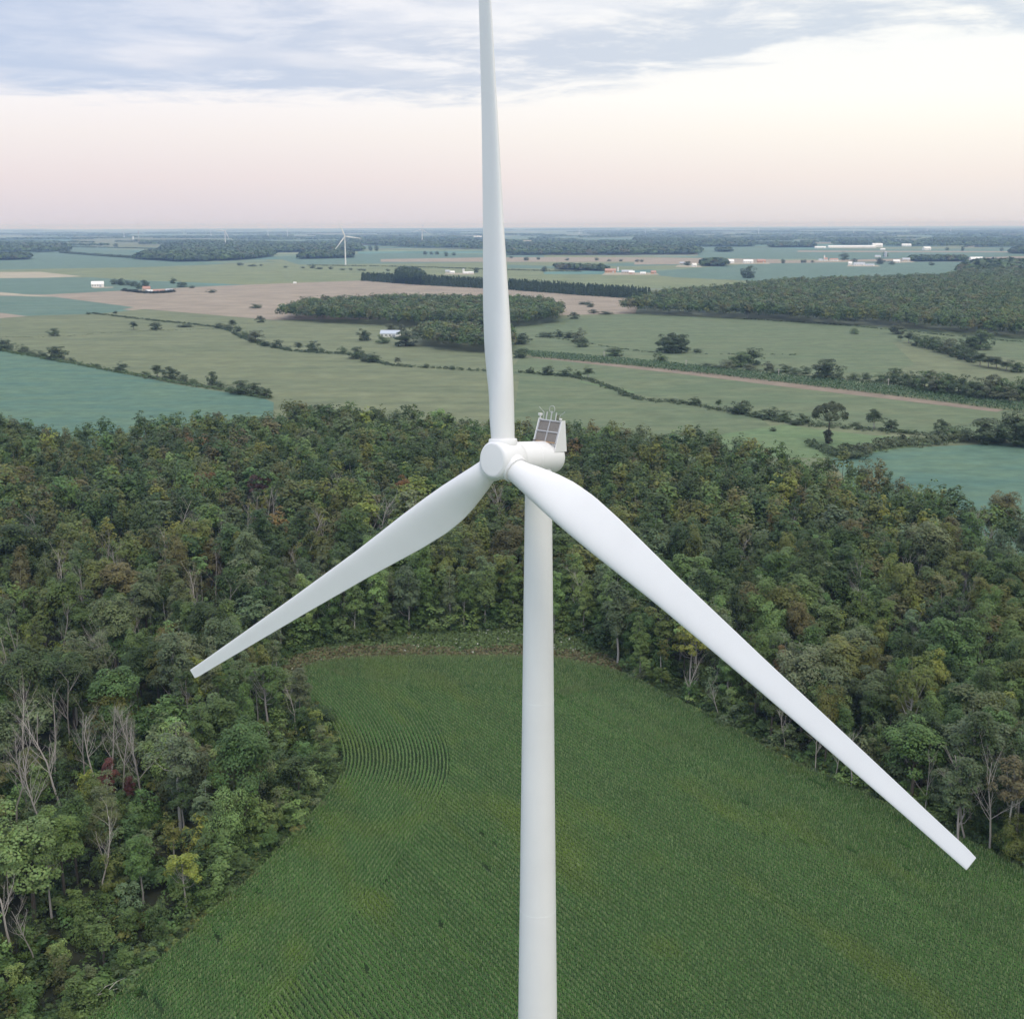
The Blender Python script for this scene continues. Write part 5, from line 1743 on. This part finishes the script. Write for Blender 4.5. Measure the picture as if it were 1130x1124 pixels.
for a in [("farmhouse", 108, 317, 13, 6.5, PALE, ROOFW, "white farmhouse alone on the teal strip beside a dirt lane", .25),
          ("barn", 431, 372, 21, 7.5, PALE, ROOFB, "long barn with pale blue metal roof among trees behind the sage field", -.12),
          ("farmhouse", 162, 321.5, 8, 5.5, TANW, ROOFR, "brown roofed house inside the clipped farmyard hedge", .1), ("shed", 165, 323, 7, 3, PALE, ROOFW, "small white shed before the brown roofed house", 0),
          ("shed", 175, 322.5, 12, 3, TANW, ROOFR, "long tan shed in the hedged farmyard", .05), ("shed", 187, 322, 7, 3.2, PALE, GREY, "grey roofed shed at the end of the hedged farmyard", -.1),
          ("shed", 325.5, 313, 3, 1.5, PALE, ROOFW, "tiny white hut alone at the far edge of the stubble", 0), ("farmhouse", 343.5, 279, 7, 3.2, PALE, ROOFW, "far white house in the trees beside the largest distant turbine", .1),
          ("farmhouse", 357.5, 279.5, 6, 3, PALE, TANW, "far cream house in the trees beside the largest distant turbine", -.1), ("shed", 446.5, 309.8, 2.4, 3, PALE, ROOFW, "tiny white gable peeping from the conifer row", .3),
          ("shed", 452.5, 309, 2.4, 3, PALE, ROOFW, "second tiny white gable peeping from the conifer row", .2), ("shed", 494, 300.5, 5, 2.6, PALE, GREY, "grey roofed far shed at the start of the shed row", 0),
          ("barn", 499, 302, 5, 3, PALE, ROOFW, "white arched far barn in the shed row", .4), ("shed", 514, 302.3, 5, 2.4, PALE, ROOFW, "white far shed beside the tall white silo", .1), ("shed", 519.5, 302, 6, 2.2, PALE, ROOFW, "low white far shed ending the shed row", -.1),
          ("farmhouse", 673.5, 301, 12, 4.5, BRICK, ROOFR, "pink roofed farmhouse beside the dark tree strip", .1), ("barn", 692, 302, 12, 4, TANW, GREY, "grey roofed barn beside the pink roofed farmhouse", 0),
          ("shed", 697, 302.5, 6, 3.6, BRICK, ROOFW, "orange fronted shed in the middle of the pink roofed farm", 0), ("shed", 709.5, 302.5, 6, 2.4, PALE, ROOFW, "low white shed of the pink roofed farm", 0), ("shed", 721, 302.3, 5.5, 3.6, BRICK, ROOFR, "orange shed at the end of the pink roofed farm", .1),
          ("farmhouse", 766, 294.5, 5.5, 4, PALE, ROOFW, "white gabled house beside the round grove", .5), ("barn", 753, 292, 6, 3, TANW, GREY, "grey barn standing just before the white gabled house", 0), ("barn", 801, 290.5, 17, 4.2, PALE, ROOFW, "long white barn behind the round grove", .03),
          ("barn", 825.5, 290.5, 10.5, 4, PALE, ROOFW, "white barn with grey door beyond the long white barn", 0), ("farmhouse", 840, 290, 9, 3.8, BRICK, ROOFR, "brick house after the white barns", .1), ("barn", 940, 273.5, 52, 2.6, PALE, ROOFW, "very long white shed on the far teal fields", -.02),
          ("barn", 905, 274, 12, 2.2, PALE, ROOFW, "low white shed before the very long one", 0), ("barn", 968, 272.5, 11, 4, PALE, ROOFW, "taller white end barn of the very long shed", 0), ("shed", 974, 276, 5, 2, PALE, ROOFW, "tiny white shed under the end barn", 0),
          ("farmhouse", 911, 288, 4, 3.6, PALE, ROOFR, "white house with red roof beside the thin silo", .3), ("barn", 920, 288, 9, 2.8, PALE, ROOFR, "low barn with red roof near the thin silo", 0), ("shed", 905.5, 288, 4, 2.4, PALE, GREY, "grey shed left of the red roofed house", 0),
          ("barn", 948, 293.3, 12, 3.6, PALE, GREY, "grey-white factory shed in the far teal field", 0), ("shed", 938, 292.8, 4, 4, PALE, ROOFW, "white tank house at the start of the factory row", 0), ("shed", 960, 293.6, 9, 2.4, PALE, GREY, "low grey shed at the end of the factory row", 0),
          ("shed", 968.5, 284, 6, 2.4, PALE, GREY, "grey shed under the far grain silo", 0), ("barn", 989, 289.8, 7.5, 3.2, PALE, ROOFW, "bright white barn before the dark grove strip", .1), ("barn", 999.5, 288.6, 8.5, 4, TANW, GREY, "grey barn next to the dark grove strip", .1),
          ("barn", 1077, 288.6, 14, 5, PALE, ROOFW, "large white barn complex at the end of the grove strip", .1), ("barn", 1000, 271.8, 10, 2.8, PALE, ROOFW, "far white barn below the horizon turbines", 0), ("barn", 1022.5, 276, 9, 3.8, PALE, ROOFW, "white double gabled barn in the far teal", .4),
          ("barn", 1072.5, 272.5, 14, 3, PALE, TANW, "cream long barn in front of a far wood", 0), ("barn", 566, 269, 20, 2.4, PALE, ROOFW, "white factory roof half behind the upright blade", 0), ("barn", 582, 268, 9, 2.6, PALE, TANW, "cream roof next to the white factory", 0),
          ("barn", 611, 268.5, 5, 2.6, PALE, ROOFW, "small bright white far shed in the blue wood", 0), ("barn", 527, 262.5, 9, 2, PALE, ROOFW, "white far roof left of the upright blade", 0), ("barn", 722, 253.9, 6, 1.0, PALE, ROOFW, "white roof speck on the horizon", 0)]:
    building(*a[:8], rz=a[8], cat=("house" if a[0] == "farmhouse" else a[0]))
silo(511.5, 301.5, 2.2, 5, "tall white silo in the far shed row")
silo(682, 299.5, 1.8, 5, "slim white silo behind the pink roofed farm", PALE)
silo(909.5, 287.5, 1.4, 6, "thin pale silo beside the red roofed house")
silo(977, 283.8, 3.2, 6, "grey grain silo with dome in the far teal", GREY)
silo(147, 264.5, 1.6, 4, "white far tank standing near the lattice mast")

# lattice mast
p = G(153.5, 268)
m = mpp(p)
e = empty("radio_mast", p)
tag(e, "thin red and white lattice mast on the far skyline", "mast")
RED = simple_mat("mast_red", (.42, .16, .12), .6)
H_ = 27 * m
for k in range(6):
    b = MB()
    z0, z1 = H_ * k / 6, H_ * (k + 1) / 6
    for i in range(3):
        a0 = (math.cos(i * 2.094) * 1.2, math.sin(i * 2.094) * 1.2)
        a1 = (math.cos((i + 1) * 2.094) * 1.2, math.sin((i + 1) * 2.094) * 1.2)
        b.tube([(*a0, z0), (*a0, z1)], .3, 5)
        n_ = 5
        for j in range(n_):
            b.tube([(*(a0 if j % 2 else a1), z0 + (z1 - z0) * j / n_), (*(a1 if j % 2 else a0), z0 + (z1 - z0) * (j + 1) / n_)], .15, 4)
    b.build("mast_section", RED if k % 2 == 0 else PALE, e)

# utility poles by the soil strip
POLE = simple_mat("weathered_pole", (.46, .43, .40), .8)
for x, y, h, lab in ((859, 416, 9, "light utility pole beside the grey bush on the corn strip"), (980, 428.5, 11, "light utility pole before the tall dark clump"), (666.5, 394, 7, "short light utility pole next to the green bush"), (757, 404, 7, "faint utility pole above the pink soil strip")):
    p = G(x, y)
    hm = h * mpp(p)
    e = empty("utility_pole", p, .3)
    tag(e, lab, "pole", "utility poles along the soil strip")
    b = MB()
    b.tube([(0, 0, 0), (0, 0, hm)], [.30, .22], 8)
    b.build("pole", POLE, e, 1.0)
    b = MB()
    b.box((0, 0, hm - .9), (2.6, .18, .22))
    b.build("crossarm", POLE, e)
